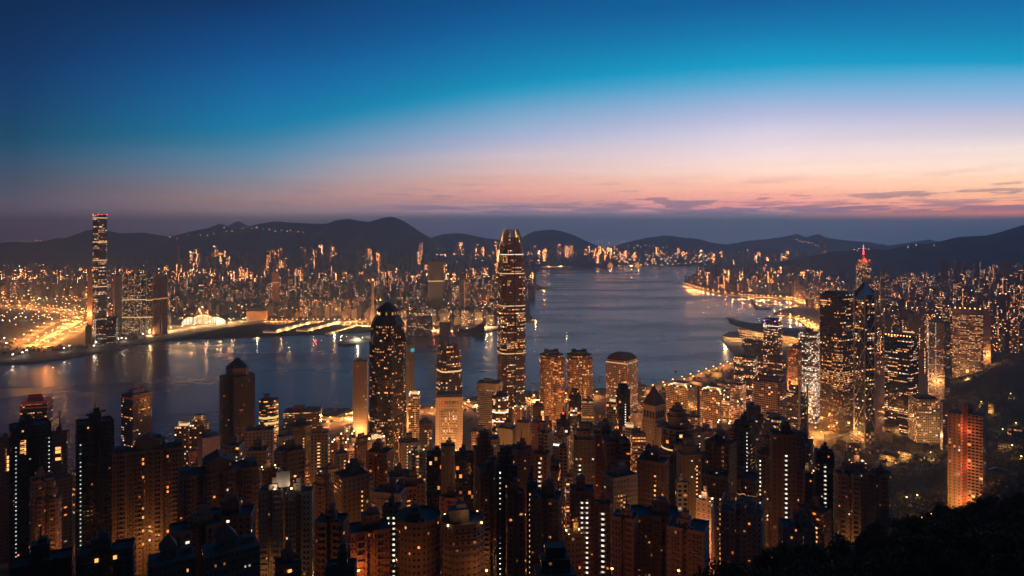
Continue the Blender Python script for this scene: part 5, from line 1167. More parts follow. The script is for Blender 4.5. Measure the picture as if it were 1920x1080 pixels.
ZK = [(165,'left of the blue glass tower'),(330,'behind the wide glass slab'),(480,'behind the glowing station hall'),(600,'behind the long lit piers'),(700,'left of the star-plan tower mast'),(800,'right of the star-plan tower mast'),(1100,'beside the tallest harbour tower')]
ZI = [(1540,'left of the dark square tower'),(1640,'behind the cross-braced tower'),(1730,'behind the black lit-floor tower'),(1790,'behind the striped tan slab'),(1855,'behind the oval hotel'),(2000,'right of the oval hotel')]
gg = {}
for p in PF:
    zn = next(t for x, t in (ZK if p[4] == 'k' else ZI) if p[1] < x)
    gg.setdefault((p[4], zn, p[5], p[6], p[7]), []).append(p)
for (sd, zn, lk, office, hh), ps in gg.items():
    kind = 'office block' if office else 'tower block'
    for p in ps:
        p[0]['label'] = f"{hh} {kind} {lk}, {zn}"
        p[0]['group'] = f"{hh} {kind}s {lk} {zn}"
for k, m in MBS.items():
    o = m.build('distant_towers', [{'near':'city','far':'city_far','edge':'city_edge'}[k], 'roof']); tag(o, 'mass of lit tower blocks filling the %s city' % {'near':'far shore','far':'distant inland','edge':'most distant foothill'}[k], 'towers', kind='stuff')
# street lamps far off: too small and many to count
m = MB(); RL = random.Random(3)
for i in range(2600):
    px = RL.uniform(-20, 1330); py = 470 + 150*RL.random()**1.2
    Y = dep(py, 4)
    if py > lerp_tab(KSH, px)-1 or (px > 1000 and Y < 8200): continue
    s = RL.uniform(.7, 1.5)*Y/3000; m.box(wx(px,Y), Y, kz(Y)+RL.uniform(8,60), s*2, s*2, s*1.6, mi=RL.choice((0,0,0,1,1,2)))
for i in range(260):
    px = RL.uniform(985, 1340); py = RL.uniform(474, 497); Y = min(dep(max(py,488),4), 9300)*.985; s = RL.uniform(2.2,4.5); m.box(wx(px,Y), Y, wz(py,Y), s*2, s*2, s*1.8, mi=RL.choice((0,0,0,1,2)))
for i in range(520):
    px = RL.uniform(1290, 1920); Y = RL.uniform(2000, 6500); py = HY + F*391/Y
    if px < 1560 and py > lerp_tab(ISH, px)-1: continue
    s = RL.uniform(.7, 1.4)*Y/3000; m.box(wx(px,Y), Y, RL.uniform(10,80)+max(0,(wx(px,Y)/Y-.55))*300, s*2, s*2, s*1.6, mi=RL.choice((0,0,1,2,2)))
for (xa, ya), (xb, yb), nn, Yd in (((1195+0,0),(0,0),0,0),((415,424),(480,428),3,8700),((470,428),(570,436),10,7600),((320,446),(440,434),8,7800),((1495,450),(1540,462),9,9000),((1600,470),(1630,466),6,5100),((1700,462),(1745,460),3,5200),((1180,462),(1250,464),10,9500)):
    for k in range(nn):
        t = (k+RL.uniform(-.3,.3))/max(1,nn-1); s = Yd/3000*.8; m.box(wx(xa+(xb-xa)*t,Yd), Yd, wz(ya+(yb-ya)*t+RL.uniform(-2.5,2.5),Yd), s*2, s*2, s*2, mi=RL.choice((0,1,1)))
tag(m.build('distant_lamps', ['lamp_amber','lamp_warm','lamp_white']), 'scattered far street and hillside lamps of the distant city', 'lamps', kind='stuff')
# ------------------------------------------------------------------ roads, lamps, piers, boats
def road(pts, wid, name='road', z=4.35, mat='asphalt', pxpts=True):
    P = []
    for a in pts:
        if pxpts: Y = dep(a[1], z); P.append(Vector((wx(a[0],Y), Y, z)))
        else: P.append(Vector((a[0], a[1], a[2] if len(a) > 2 else z)))
    Q = []
    for i in range(len(P)-1):
        for k in range(8):
            t = k/8; p0, p1, p2, p3 = P[max(i-1,0)], P[i], P[i+1], P[min(i+2,len(P)-1)]
            Q.append(.5*((2*p1)+(p2-p0)*t+(2*p0-5*p1+4*p2-p3)*t*t+(3*p1-p0-3*p2+p3)*t**3))
    Q.append(P[-1]); m = MB(); L = []
    for i, q in enumerate(Q):
        d = (Q[min(i+1,len(Q)-1)]-Q[max(i-1,0)]); d.z = 0; d.normalize(); nrm = Vector((-d.y, d.x, 0)); L.append((q+nrm*wid/2, q-nrm*wid/2))
    for (a, b), (c, d) in zip(L, L[1:]): m.face([tuple(b), tuple(d), tuple(c), tuple(a)])
    tag(m.build(name, mat), kind='structure'); return Q
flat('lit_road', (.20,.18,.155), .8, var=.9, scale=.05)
def lamps(Q, n_, lab, group, power, every=2, h=11, off=8, size=1.0, col=(1,.33,.075), mat='lamp_amber', kind='street lamp'):
    tot = sum((b-a).length for a, b in zip(Q, Q[1:])); step = tot/n_; acc = 0; k = 0; nxt = step/2
    first = None
    for a, b in zip(Q, Q[1:]):
        L = (b-a).length
        while nxt <= acc+L and k < n_:
            p = a.lerp(b, (nxt-acc)/L); d = (b-a).normalized(); nrm = Vector((-d.y,d.x,0)); p = p+nrm*off*(1 if k % 2 else -1)
            root = thing(kind.replace(' ','_'), lab, kind, tuple(p), math.atan2(d.y,d.x), group)
            if first is None:
                pole = MB().prism(ell(.35*size,.35*size,6), 0, h).build('pole', 'dark_metal', root); head = MB().box(0,0,h,2.4*size,2.4*size,1.1*size).build('lamp_head', [mat]*2, root); first = (pole, head)
            else:
                for s in first: c = s.copy(); COL.objects.link(c); c.parent = root
            if k % every == 0: light((0,0,h-1.2*size), power, col, 1.2, root)
            k += 1; nxt += step
        acc += L
# the motorway and toll plaza across the harbour
MPZ = shore([(30,652),(46,640),(70,622),(100,603),(130,588),(166,582),(167,606),(140,618),(110,632),(78,648),(52,656)], 4.3)
slab('toll_plaza', MPZ, 4.3, 'lit_road', 3.9)
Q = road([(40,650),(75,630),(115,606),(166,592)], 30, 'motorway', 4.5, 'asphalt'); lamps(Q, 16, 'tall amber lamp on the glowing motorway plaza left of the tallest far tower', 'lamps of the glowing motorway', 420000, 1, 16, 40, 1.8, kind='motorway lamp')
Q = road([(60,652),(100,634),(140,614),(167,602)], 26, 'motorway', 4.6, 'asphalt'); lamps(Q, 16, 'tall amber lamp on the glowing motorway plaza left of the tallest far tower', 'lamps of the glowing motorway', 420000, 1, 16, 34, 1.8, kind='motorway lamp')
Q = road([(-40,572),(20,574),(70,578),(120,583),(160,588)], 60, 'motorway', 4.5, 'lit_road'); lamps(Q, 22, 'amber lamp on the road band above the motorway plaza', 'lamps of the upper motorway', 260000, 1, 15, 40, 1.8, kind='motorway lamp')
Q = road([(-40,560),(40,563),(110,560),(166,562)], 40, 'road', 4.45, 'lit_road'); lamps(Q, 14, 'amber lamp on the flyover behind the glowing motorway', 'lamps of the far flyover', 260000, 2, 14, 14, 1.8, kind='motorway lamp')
Q = road([(270,630),(330,618),(400,608),(470,600)], 40, 'quay_road', 4.4, 'lit_road'); lamps(Q, 18, 'lamp on the quay road before the glowing station hall', 'lamps of the station quay', 240000, 2, 12, 14, 1.6, (1,.56,.22), 'lamp_warm')
Q = road([(494,603),(540,603),(600,603),(690,603)], 22, 'promenade', 4.4, 'lit_road'); lamps(Q, 20, 'amber lamp on the quay behind the long lit piers', 'lamps behind the long piers', 150000, 1, 10, 6, 1.5, kind='promenade lamp')
Q = road([(600,606),(700,612),(790,618),(860,621),(925,612)], 18, 'promenade', 4.4, 'lit_road'); lamps(Q, 30, 'warm lamp along the far waterfront promenade', 'lamps of the far promenade', 260000, 1, 9, 0, 1.5, (1,.52,.18), 'lamp_warm', kind='promenade lamp')
Q = road([(925,600),(912,588),(900,578),(905,566),(930,558),(960,552)], 34, 'road', 4.4, 'lit_road'); lamps(Q, 16, 'amber lamp on the curving road left of the tallest harbour tower', 'lamps of the curving far road', 340000, 1, 13, 10, 1.8)
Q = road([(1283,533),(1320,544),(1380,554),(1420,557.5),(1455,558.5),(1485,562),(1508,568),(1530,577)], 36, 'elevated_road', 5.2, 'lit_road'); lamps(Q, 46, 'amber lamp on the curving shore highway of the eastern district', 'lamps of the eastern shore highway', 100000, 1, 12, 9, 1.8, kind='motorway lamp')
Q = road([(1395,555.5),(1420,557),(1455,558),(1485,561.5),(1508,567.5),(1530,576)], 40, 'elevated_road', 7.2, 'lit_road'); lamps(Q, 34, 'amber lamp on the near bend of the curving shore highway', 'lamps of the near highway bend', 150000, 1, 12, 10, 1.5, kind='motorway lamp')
Q = road([(1462,591),(1490,596),(1514,606),(1530,618)], 40, 'shore_road', 4.4, 'lit_road'); lamps(Q, 14, 'amber lamp on the shore road behind the convention hall', 'lamps behind the convention hall', 260000, 1, 11, 12, 1.6)
Q = road([(1215,735),(1260,722),(1310,706),(1350,692),(1385,680)], 30, 'waterfront_road', 4.4, 'lit_road'); lamps(Q, 22, 'amber lamp on the near waterfront road beside the gridded twin offices', 'lamps of the near waterfront road', 24000, 1, 10, 10, 1.1)
Q = road([(600,800),(650,790),(690,782),(800,772),(900,760),(1010,752),(1130,745)], 42, 'harbour_road', 4.4, 'lit_road'); lamps(Q, 34, 'amber lamp on the harbour road in front of the piers', 'lamps of the harbour road', 36000, 1, 11, 14, 1.0)
# the avenue between the big right-hand towers
Q = road([(1490,842),(1525,822),(1550,806),(1580,800)], 26, 'avenue', 4.4, 'lit_road'); lamps(Q, 9, 'amber lamp on the avenue left of the massive glass tower', 'lamps of the left avenue', 30000, 1, 10, 9, .9)
Q = road([(1600,812),(1630,800),(1655,782),(1675,760),(1682,720),(1672,660)], 26, 'avenue', 4.5, 'lit_road'); lamps(Q, 18, 'amber lamp on the avenue beside the cross-braced tower', 'lamps of the right avenue', 30000, 1, 10, 9, .9)
# lanes between the slope towers: only their light shows, between the blocks
RS = random.Random(21)
Q = [Vector((X, Y, gz(X,Y))) for X, Y in [(-420,640),(-300,655),(-180,640),(-60,650),(60,640),(180,655),(300,640)]]; lamps(Q, 16, 'amber lane lamp between slope apartment towers below the round tiered tower', 'lane lamps between slope towers', 43400, 1, 8, 5, .6, kind='lane lamp')
Q = [Vector((X, Y, gz(X,Y))) for X, Y in [(-250,815),(-180,830),(-40,815),(100,830),(250,815),(400,830)]]; lamps(Q, 22, 'amber street lamp deep between central blocks below the golden twin towers', 'street lamps between central blocks', 68200, 1, 8, 6, .7)
Q = [Vector((X, Y, gz(X,Y))) for X, Y in [(-240,965),(-100,975),(60,960),(220,980),(380,970)]]; lamps(Q, 20, 'amber street lamp between office blocks near the white bank', 'street lamps between the offices', 80600, 1, 9, 8, .8)
Q = [Vector((X, Y, gz(X,Y))) for X, Y in [(-230,520),(-120,505),(0,515),(110,500),(220,520)]]; lamps(Q, 10, 'amber lane lamp between the upper slope towers', 'lane lamps of the upper slope', 31000, 1, 7, 5, .5, kind='lane lamp')
Q = [Vector((X, Y, gz(X,Y))) for X, Y in [(-60,1120),(40,1130),(150,1110),(260,1120),(420,1080)]]; lamps(Q, 14, 'amber street lamp in front of the golden twin towers', 'street lamps before the golden twins', 86800, 1, 9, 9, .9)
Q = [Vector((X, Y, gz(X,Y))) for X, Y in [(-250,725),(-150,735),(0,725),(150,735),(300,725)]]; lamps(Q, 18, 'amber lane lamp in the gaps between mid-slope blocks', 'lane lamps of the middle slope', 43400, 1, 8, 5, .6, kind='lane lamp')
Q = [Vector((X, Y, gz(X,Y))) for X, Y in [(-220,890),(-150,900),(0,890),(150,900),(300,890),(440,900)]]; lamps(Q, 18, 'amber street lamp in the canyon before the office blocks', 'street lamps of the office canyon', 62000, 1, 8, 6, .7)
Q = [Vector((X, Y, gz(X,Y))) for X, Y in [(430,1250),(520,1330),(620,1420),(720,1500),(800,1700),(860,1900)]]; lamps(Q, 20, 'amber street lamp between the glass towers right of centre', 'street lamps between the right towers', 80600, 1, 10, 8, 1.0)
Q = [Vector((X, Y, gz(X,Y))) for X, Y in [(-170,430),(-90,420),(0,425),(90,420),(170,430)]]; lamps(Q, 8, 'amber lane lamp low between the nearest slope towers', 'lane lamps by the nearest towers', 15000, 1, 7, 4, .45, kind='lane lamp')
Q = [Vector((X, Y, gz(X,Y))) for X, Y in [(-330,452),(-250,448),(-160,436),(-110,420)]]; lamps(Q, 9, 'added amber fill lamp below the wide brown apartment slabs', 'added fill lamps below the brown slabs', 11000, 1, 7, 4, .45, kind='lane lamp')  # fill light added to lift the dark near facades on the left
Q = [Vector((X, Y, gz(X,Y))) for X, Y in [(-120,318),(-40,316),(40,320),(95,330)]]; lamps(Q, 7, 'added amber fill lamp at the foot of the front row blocks', 'added fill lamps of the front row', 3500, 1, 7, 4, .4, kind='lane lamp')  # lamps put in only to brighten the front row facades
# glow of the dense streets across the harbour
for i in range(90):
    px = RS.uniform(0, 920); py = 480 + 115*RS.random()**1.1; Y = dep(py, 4)
    if py > lerp_tab(KSH, px)-4: continue
    lp = thing('high_mast_lamp', 'amber high-mast lamp among the far blocks across the harbour', 'high-mast lamp', (wx(px,Y), Y, kz(Y)), 0, 'high-mast lamps among the far blocks')
    MB().prism(ell(.8,.8,5), 0, 26).build('pole', 'dark_metal', lp); MB().box(0,0,26,5,5,2.5).build('lamp_head', ['lamp_amber']*2, lp); light((0,0,23), 130000*(Y/3500), (1,.36,.10), 3, lp)
for i in range(34):
    px = RS.uniform(1330, 1900); Y = RS.uniform(2300, 5600) if px > 1540 else RS.uniform(4300, 7000); X = wx(px,Y)
    lp = thing('high_mast_lamp', 'amber high-mast lamp among the eastern district blocks', 'high-mast lamp', (X, Y, 3+max(0,(X/Y-.55))*300), 0, 'high-mast lamps of the eastern district')
    MB().prism(ell(.8,.8,5), 0, 24).build('pole', 'dark_metal', lp); MB().box(0,0,24,4,4,2).build('lamp_head', ['lamp_amber']*2, lp); light((0,0,21), 110000, (1,.40,.14), 3, lp)
# piers
def pier(px0, py0, px1, py1, wid, hgt, lab, style='ribbon_lit', col=(.4,.33,.27), lp=0, name='pier_terminal'):
    Y0, Y1 = dep(py0,3), dep(py1,3); a, b = Vector((wx(px0,Y0),Y0,0)), Vector((wx(px1,Y1),Y1,0)); d = b-a; L = d.length; c = (a+b)/2
    root = thing(name, lab, 'pier', (c.x,c.y,-2), math.atan2(d.y,d.x))
    MB().prism(rect(L+16, wid+14), 0, 4.6, mi=0, ti=0).build('deck', ['seawall'], root)
    if hgt:
        MB().prism(rect(L, wid), 4.6, hgt, bay=5, floor=5).build('hall', [style,'roof'], root, col)
        MB().prism(rect(L*1.01, wid*.5), hgt, hgt+2.2, mi=1, ti=1).build('roof_ridge', ['roof','roof'], root)
        MB().prism(rect(L*1.012, wid*1.03), hgt*.45, hgt*.45+1.6, mi=0, ti=0, bottom=True).build('light_band', ['band_warm'], root)
    for k in range(lp): light((-L/2+L*(k+.5)/lp, -wid*.5-7, 9), 60000 if Y0 < 2000 else 110000 if Y0 < 7000 else 500000, (1,.45,.14), 2.0, root, 'pier_light')
    return root
pier(505,625,572,607,56,19,'long bright cream cruise pier lit along its decks', lp=5); pier(566,622,628,606,52,17,'long dimmer grey cruise pier right of the bright one', 'punched', (.35,.3,.28), lp=4)
pier(614,626,662,613,18,8,'low amber-lit ferry pier right of the cruise piers', lp=4); pier(622,790,652,775,40,14,'near ferry pier with rows of bright roof lights', 'punched_warm', lp=2); pier(600,786,622,772,24,12,'smaller near ferry pier at the left', 'punched_warm', lp=1)
pier(875,760,930,752,60,12,'low golden-lit harbour mall left of the tallest harbour tower','ribbon_lit',lp=3,name='harbour_mall'); pier(985,752,1012,748,60,14,'low golden harbour mall right of the tallest harbour tower','ribbon_lit',lp=2,name='harbour_mall')
pier(992,602,1003,598,22,5,'small lit jetty right of the tallest harbour tower','punched_warm',lp=1); pier(1004,546,1026,542,30,8,'far ferry jetty with white lights','punched',lp=1); pier(640,787,690,779,26,9,'near ferry pier with sloping lit roof beside the tan slit slab','ribbon_lit',lp=2)
# far container quay glowing on the strait
for x0, x1, py in ((1016,1060,501.5),(1064,1110,500.8),(1114,1170,500),(1174,1200,499)):
    r_ = pier(x0, py, x1, py-.8, 60, 22, 'glowing far quay shed, %s along the strait shore' % ORD[[1016,1064,1114,1174].index(x0)], 'ribbon_lit', lp=2, name='quay_shed')
for s, y in ((1195,492),(1144,496)):
    Y = 8700; lp = thing('quay_tower', 'glowing stepped quay building on the far strait, %s' % ('right' if s == 1195 else 'left'), 'quay building', (wx(s,Y),Y,3)); MB().prism(rect(70,40), 0, 40, bay=5, floor=5).build('lower_storeys', ['ribbon_lit','roof'], lp, (.5,.35,.2)); MB().prism(rect(36,30), 40, 66, bay=5, floor=5).build('upper_storeys', ['ribbon_lit','roof'], lp, (.5,.35,.2)); light((0,-60,30), 200000, (1,.5,.18), 4, lp)
RT0 = random.Random(31)
# boats
def boat(px, py, L, lab, hullc='white_paint', cabin='punched_warm', rz=0.0, lit='lamp_warm', decks=1, mast=0, cat='boat', name='boat', lp=0):
    Y = dep(py, 0); root = thing(name, lab, cat, (wx(px,Y), Y, 0), rz); B = L*.2
    m = MB(); rings = []
    for x, k in ((-.5,.75),(-.3,1),(.2,1),(.42,.55),(.5,.06)): rings.append([(x*L,-B/2*k*.7,-.5),(x*L,B/2*k*.7,-.5),(x*L*1.02,B/2*k,L*.05+1),(x*L*1.02,-B/2*k,L*.05+1)])
    m.loft(rings); m.build('hull', hullc, root); z = L*.05+1
    for d in range(decks):
        MB().prism(rect(L*(.68-.12*d), B*.8), z, z+2.6, bay=2, floor=2.6, ox=-L*.05).build('cabin', [cabin,'roof'], root, (.6,.57,.52)); z += 2.6
    MB().prism(rect(L*.12,B*.4), z, z+1.6, ox=L*.1).build('wheelhouse', ['white_paint','roof'], root)
    if mast: MB().bar((0,0,z),(0,0,z+mast), .15).build('mast', 'dark_metal', root)
    if lit: MB().box(0,0,z+max(mast,1.6),1.4,1.4,1.2).build('lantern', [lit]*2, root)
    if lp: light((L*.1,-B,z+2), lp, (1,.75,.5) if lit != 'lamp_red' else (1,.08,.05), 1, root)
    return root
boat(481,636,36,'long white lit ferry crossing the dark harbour', rz=.22, lp=16000, cabin='ribbon_lit', name='ferry')
boat(427,661,10,'tiny dark boat with a red lantern on open water', 'dark_metal', lit='lamp_red', mast=6, lp=5000); boat(592,640,12,'small red-lit boat before the low ferry pier', 'red_paint', lit='lamp_red', mast=3, lp=6000)
boat(664,642,120,'big white many-decked cruise yacht at anchor by the star tower', rz=.25, cabin='ribbon_lit', decks=3, lit='lamp_white', lp=50000, name='cruise_yacht', cat='yacht')
boat(650,647,60,'dark barge moored before the white cruise yacht', 'black', rz=.15, cabin='blank', lp=0, lit='')
for px, py, L, lab in ((803,628,34,'leftmost white moored ferry by the terminal block'),(812,632,30,'white moored ferry, second from left by the promenade'),(822,629,26,'white moored ferry, third from left by the promenade'),(848,631,34,'red-lit moored ferry, rightmost by the promenade')):
    boat(px, py, L, lab, rz=.3, decks=2, lit='lamp_red' if 'red' in lab else 'lamp_white', lp=2500 if 'red' in lab else 12000, name='ferry', cat='ferry')
boat(1062,632,9,'lone buoy-like boat with a lantern mast in the wide harbour', 'dark_metal', lit='lamp_warm', mast=12, lp=3000); boat(1236,516,34,'dark red freighter far up the strait', 'red_paint', lit='', cabin='blank', rz=.1, cat='ship', name='freighter'); boat(1235,538,10,'far small boat with tall mast in the strait', 'dark_metal', lit='lamp_warm', mast=9); boat(1127,537,8,'pale small launch in mid strait'); boat(1261,571,10,'black launch off the eastern point', 'black', lit='', cabin='blank'); boat(1284,592,8,'black dinghy near the eastern shore', 'black', lit='', cabin='blank'); boat(1267,696,9,'dark little boat just off the near waterfront road', 'black', lit='', cabin='blank', mast=6); boat(1240,497,60,'long white-lit ship beneath far hills', lit='lamp_white', cabin='ribbon_lit', rz=.05, cat='ship', name='ship', lp=60000)
for i in range(14):
    px = 1430+RS.uniform(0,62); py = 564+RS.uniform(0,12); boat(px, py, RS.uniform(14,26), 'moored white yacht inside the eastern typhoon shelter', rz=RS.uniform(0,3), mast=8, lit='', name='yacht', cat='yacht')['group'] = 'yachts in the typhoon shelter'
# cranes on the near waterfront
for px, py, h in ((999,760,46),(1124,745,62),(1112,748,50)):
    Y = 1580; X = wx(px,Y); root = thing('tower_crane', 'thin dark jib crane on the waterfront, %s' % {999:'beside the tallest harbour tower',1124:'right of the golden twins, taller one',1112:'right of the golden twins, shorter one'}[px], 'crane', (X,Y,4))
    MB().bar((0,0,0),(0,0,h), .5).build('tower_mast', 'dark_metal', root); MB().bar((0,0,h*.8),(-18,0,h+26), .4).build('jib', 'dark_metal', root); MB().bar((0,0,h),(8,0,h-2), .7).build('counterweight_arm', 'dark_metal', root)
# ------------------------------------------------------------------ waterfront halls
for px, py, wp, hg, lab, st in ((1262,733,22,12,'flat-roofed waterfront hall with lit ground floor, left one','ribbon_lit'),(1306,722,26,10,'flat-roofed waterfront hall with lit ground floor, middle one','punched'),(1344,706,20,14,'flat-roofed waterfront hall with lit ground floor, right one','ribbon_lit'),(1150,742,26,12,'long low ferry hall behind the tower of round windows','ribbon_lit'),(712,778,26,10,'low golden quay shed right behind the star-plan tower','ribbon_lit'),(1218,738,18,9,'small dark waterfront kiosk hall by the pyramid-topped tower','punched')):
    Y = dep(py,4); r_ = tower(px, wp, HY+F*(CZ-4-hg)/Y, Y, st, 'box', RT0.uniform(-20,20), 'c', lab, a=.5, zb=3.6, near=False, crown='none', cat='waterfront hall'); light((0,-r_[2]/2-9,7), 10000, (1,.42,.12), 1.2, r_[0])
# ---------- trees
def treeproto(seed, H, R_, nleaf):
    rg = random.Random(seed); tm = MB(); rings = []
    for z, r in ((0,.35),(H*.25,.25),(H*.55,.16),(H*.8,.07)): rings.append([(r*math.cos(a*math.pi/3)+rg.uniform(-.02,.02)+z*.03, r*math.sin(a*math.pi/3), z) for a in range(6)])
    tm.loft(rings); cl = []
    for i in range(11):
        a = i*2.4; rr = R_*rg.uniform(.25,.8); z = H*rg.uniform(.5,.95); c = (rr*math.cos(a), rr*math.sin(a), z); cl.append((c, R_*rg.uniform(.28,.5))); tm.bar((0,0,H*rg.uniform(.3,.6)), c, .07)
    m = MB()
    for i in range(nleaf):
        c, r = cl[rg.randrange(len(cl))]; d = Vector((rg.gauss(0,1),rg.gauss(0,1),rg.gauss(0,.75))).normalized()*r*rg.uniform(.55,1.05); p = Vector(c)+d
        s = rg.uniform(.16,.34)*R_/3.2; u = Vector((rg.gauss(0,1),rg.gauss(0,1),rg.gauss(0,1))).normalized(); v = u.orthogonal().normalized(); q = d.normalized().cross(u); q = q if q.length > .1 else v
        q.normalize(); m.face([tuple(p-u*s), tuple(p+q*s*.6), tuple(p+u*s), tuple(p-q*s*.6)])
    return tm, m
PROT = []
for i, (H, R_, nl) in enumerate(((9,3.6,1500),(7,3.2,1300),(11,4.0,1700))):
    tm, m = treeproto(40+i, H, R_, nl); PROT.append((tm, m, []))
RT = random.Random(77); ntree = 0
def plant(X, Y, s, lab, grp, k=None):
    k = RT.randrange(3) if k is None else k; root = thing('tree', lab, 'tree', (X, Y, gz(X,Y)-.6), RT.uniform(0,6.28), grp); root.scale = (s, s, s*RT.uniform(.85,1.15))
    tm, m, done = PROT[k]
    if not done: done += [tm.build('trunk', 'bark', root), m.build('crown', 'leaf', root)]
    else:
        for o in done: c = o.copy(); COL.objects.link(c); c.parent = root
    return root
y = 95.0
while y < 420:
    st = 6.5 + y*.012; x = wx(1290, y)
    while x < wx(1990, y):
        X, Y = x + RT.uniform(-2.5,2.5), y + RT.uniform(-2.5,2.5); px = px_of(X,Y); top = HY + F*(CZ-gz(X,Y)-13)/Y; gr = HY + F*(CZ-gz(X,Y))/Y
        lim = lerp_tab([(1290,1080),(1380,1045),(1450,1035),(1560,1000),(1680,962),(1780,935),(1840,905),(1930,878)], px)
        if top > lim+4 and top < 1090 and ntree < 270 and px < 1960:
            ntree += 1; plant(X, Y, RT.uniform(.8,1.35), 'dark leafy tree in the foreground wood on the slope', 'foreground wood trees')
        x += st
    y += st*.9
for px, Y in ((1515,1130),(1530,1115),(1545,1105),(1560,1000),(1580,980),(1600,985),(1616,990),(1640,1000),(1700,960),(1720,930),(1735,900),(1750,880),(1600,930),(1625,900),(1648,905),(1690,900),(1715,860),(1740,830),(1762,820),(1690,1120),(1660,1130),(1780,1080),(1795,1130),(1830,1180),(1850,1240),(1880,1220),(1900,1190),(1862,1400),(1885,1380),(1905,1420),(1840,1450)):
    plant(wx(px,Y), Y, RT.uniform(1.1,1.7), 'garden tree among the low buildings and dark parks by the glass towers', 'garden and park trees')
for i in range(46):
    t = RT.random(); px = 1225+150*t; py = 735-50*t+RT.uniform(4,30); Y = dep(py,4)
    if any((wx(px,Y)-a)**2+(Y-b)**2 < (r+5)**2 for a, b, r in FOOT): continue
    plant(wx(px,Y), Y, RT.uniform(1.0,1.7), 'waterfront park tree beside the near waterfront road', 'waterfront park trees')
for i in range(40):
    px = RT.uniform(620, 1130); Y = RT.uniform(1380, 1500)
    if any((wx(px,Y)-a)**2+(Y-b)**2 < (r+6)**2 for a, b, r in FOOT): continue
    plant(wx(px,Y), Y, RT.uniform(1.0,1.6), 'harbour road tree in front of the piers', 'harbour road trees')
# woods on the mid slope: one mass of foliage
AVE = [(o.location.x, o.location.y) for o in COL.objects if 'avenue' in o.get('label','')]
m = MB(); RW = random.Random(9); nw = 0
while nw < 5400:
    px = RW.uniform(1540, 1990); Y = RW.uniform(430, 1720) if RW.random() < .75 else RW.uniform(1500, 2550); X = wx(px, Y); gy = HY + F*(CZ-gz(X,Y))/Y
    if px < 1690 and (Y > 1300 or Y < 640): continue
    if any((X-a)**2+(Y-b)**2 < 400 for a, b in AVE): continue
    if any((X-a)**2+(Y-b)**2 < (r+3)**2 for a, b, r in FOOT): continue
    if Y > 1300 and px < 1775: continue
    nw += 1; r = RW.uniform(3,6.5); z = gz(X,Y)+r*.6
    for q in range(16):
        d = Vector((RW.gauss(0,1),RW.gauss(0,1),abs(RW.gauss(0,.8)))).normalized()*r*RW.uniform(.6,1.05); p = Vector((X,Y,z))+d; s = RW.uniform(.7,1.5); u = Vector((RW.gauss(0,1),RW.gauss(0,1),RW.gauss(0,1))).normalized(); v = u.orthogonal().normalized()
        m.face([tuple(p-u*s),tuple(p+v*s*.7),tuple(p+u*s),tuple(p-v*s*.7)])
tag(m.build('woodland', 'leaf'), 'dark woodland covering the slope round the red-glowing slab', 'woodland', kind='stuff')
for px, Y, P_ in ((1735,720,2600),(1745,760,2200),(1760,735,1800),(1728,745,1800),(1790,640,5000),(1805,625,6000),(1840,1390,9000),(1895,1380,6000),(1905,1150,5000),(1898,960,6000),(1880,1120,4000),(1745,1180,9000),(1720,905,4000),(1700,890,4000),(1915,820,5000)):
    X = wx(px,Y); lp = thing('park_lamp', 'warm lamp glowing between the park trees', 'park lamp', (X,Y,gz(X,Y)), 0, 'lamps between the park trees')
    MB().prism(ell(.3,.3,6), 0, 9).build('pole', 'dark_metal', lp); MB().box(0,0,9,1.2,1.2,.8).build('lamp_head', ['lamp_warm']*2, lp); light((0,0,8), P_*1.6, (1,.55,.16), .6, lp)
# a lane under the red slab
Q = road([(wx(1788,600),600,gz(wx(1788,600),600)+.4),(wx(1806,625),625,gz(wx(1806,625),625)+.4),(wx(1816,660),660,gz(wx(1816,660),660)+.4)], 9, 'lane', mat='lit_road', pxpts=False)
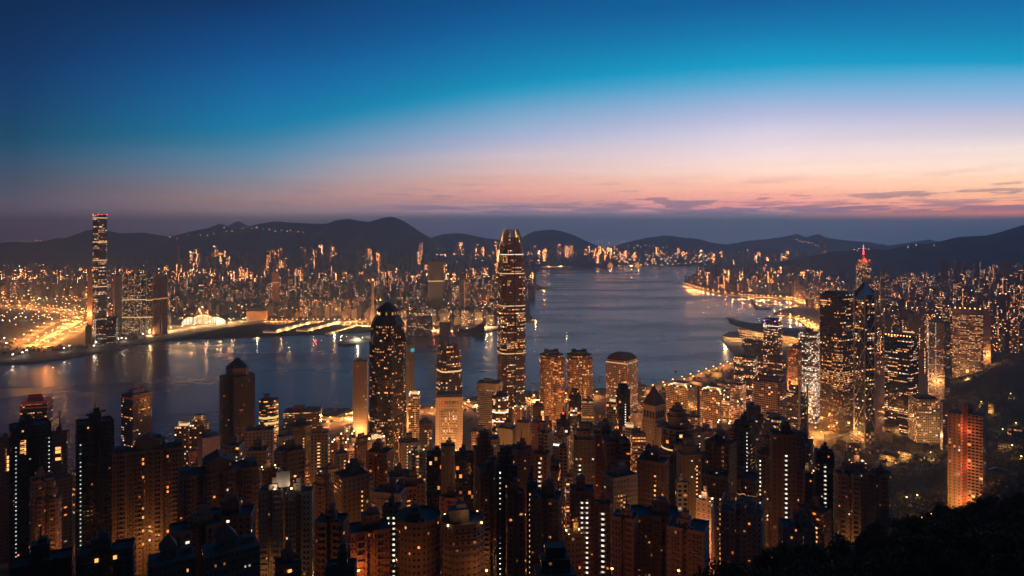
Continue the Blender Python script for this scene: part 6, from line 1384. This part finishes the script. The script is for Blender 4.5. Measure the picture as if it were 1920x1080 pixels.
# dark trees along the far western quay
m = MB(); 
for i in range(260):
    px = RW.uniform(-20, 320); py = lerp_tab([(-20,668),(60,666),(130,658),(200,645),(320,625)], px)-RW.uniform(0,26); Y = dep(py,4); X = wx(px,Y); r = RW.uniform(4,9)
    if 30 < px < 165 and py < 650: continue
    for q in range(18):
        d = Vector((RW.gauss(0,1),RW.gauss(0,1),abs(RW.gauss(0,.8)))).normalized()*r*RW.uniform(.6,1.05); p = Vector((X,Y,5))+d; s = RW.uniform(1.5,3); u = Vector((RW.gauss(0,1),RW.gauss(0,1),RW.gauss(0,1))).normalized(); v = u.orthogonal().normalized(); m.face([tuple(p-u*s),tuple(p+v*s*.7),tuple(p+u*s),tuple(p-v*s*.7)])
tag(m.build('quay_woodland', 'leaf'), 'dark belt of trees along the far western quay', 'woodland', kind='stuff')
for px, py in ((42,668),(50,664),(120,660),(130,655),(180,648),(176,655),(205,645),(228,640),(236,641),(268,632),(280,630),(290,628),(8,640),(30,600),(48,600),(12,650),(24,672)):
    Y = dep(py,4); lp = thing('quay_lamp', 'white work lamp on the dark far western quay', 'lamp', (wx(px,Y),Y,4), 0, 'work lamps of the western quay'); MB().prism(ell(.6,.6,5), 0, 12).build('pole', 'dark_metal', lp); MB().box(0,0,12,3.4,3.4,2).build('lamp_head', ['lamp_white']*2, lp); light((0,0,10), 16000, (1,.72,.45), 1.2, lp)
# ------------------------------------------------------------------ air
m = MB(); m.box(0, 7000, -5, 46000, 19800, 815); hz = m.build('haze', 'black'); tag(hz, kind='stuff')
mh = bpy.data.materials.new('haze'); mh.use_nodes = True; mh.node_tree.nodes.clear(); hn = NT(mh.node_tree)
pv = hn.node('ShaderNodeVolumePrincipled'); pv.inputs['Color'].default_value = (.42,.65,.95,1); pv.inputs['Anisotropy'].default_value = .45; pv.inputs['Density'].default_value = 1.0e-4
o_ = hn.node('ShaderNodeOutputMaterial'); hn.l.new(pv.outputs[0], o_.inputs[1]); hz.data.materials.clear(); hz.data.materials.append(mh)
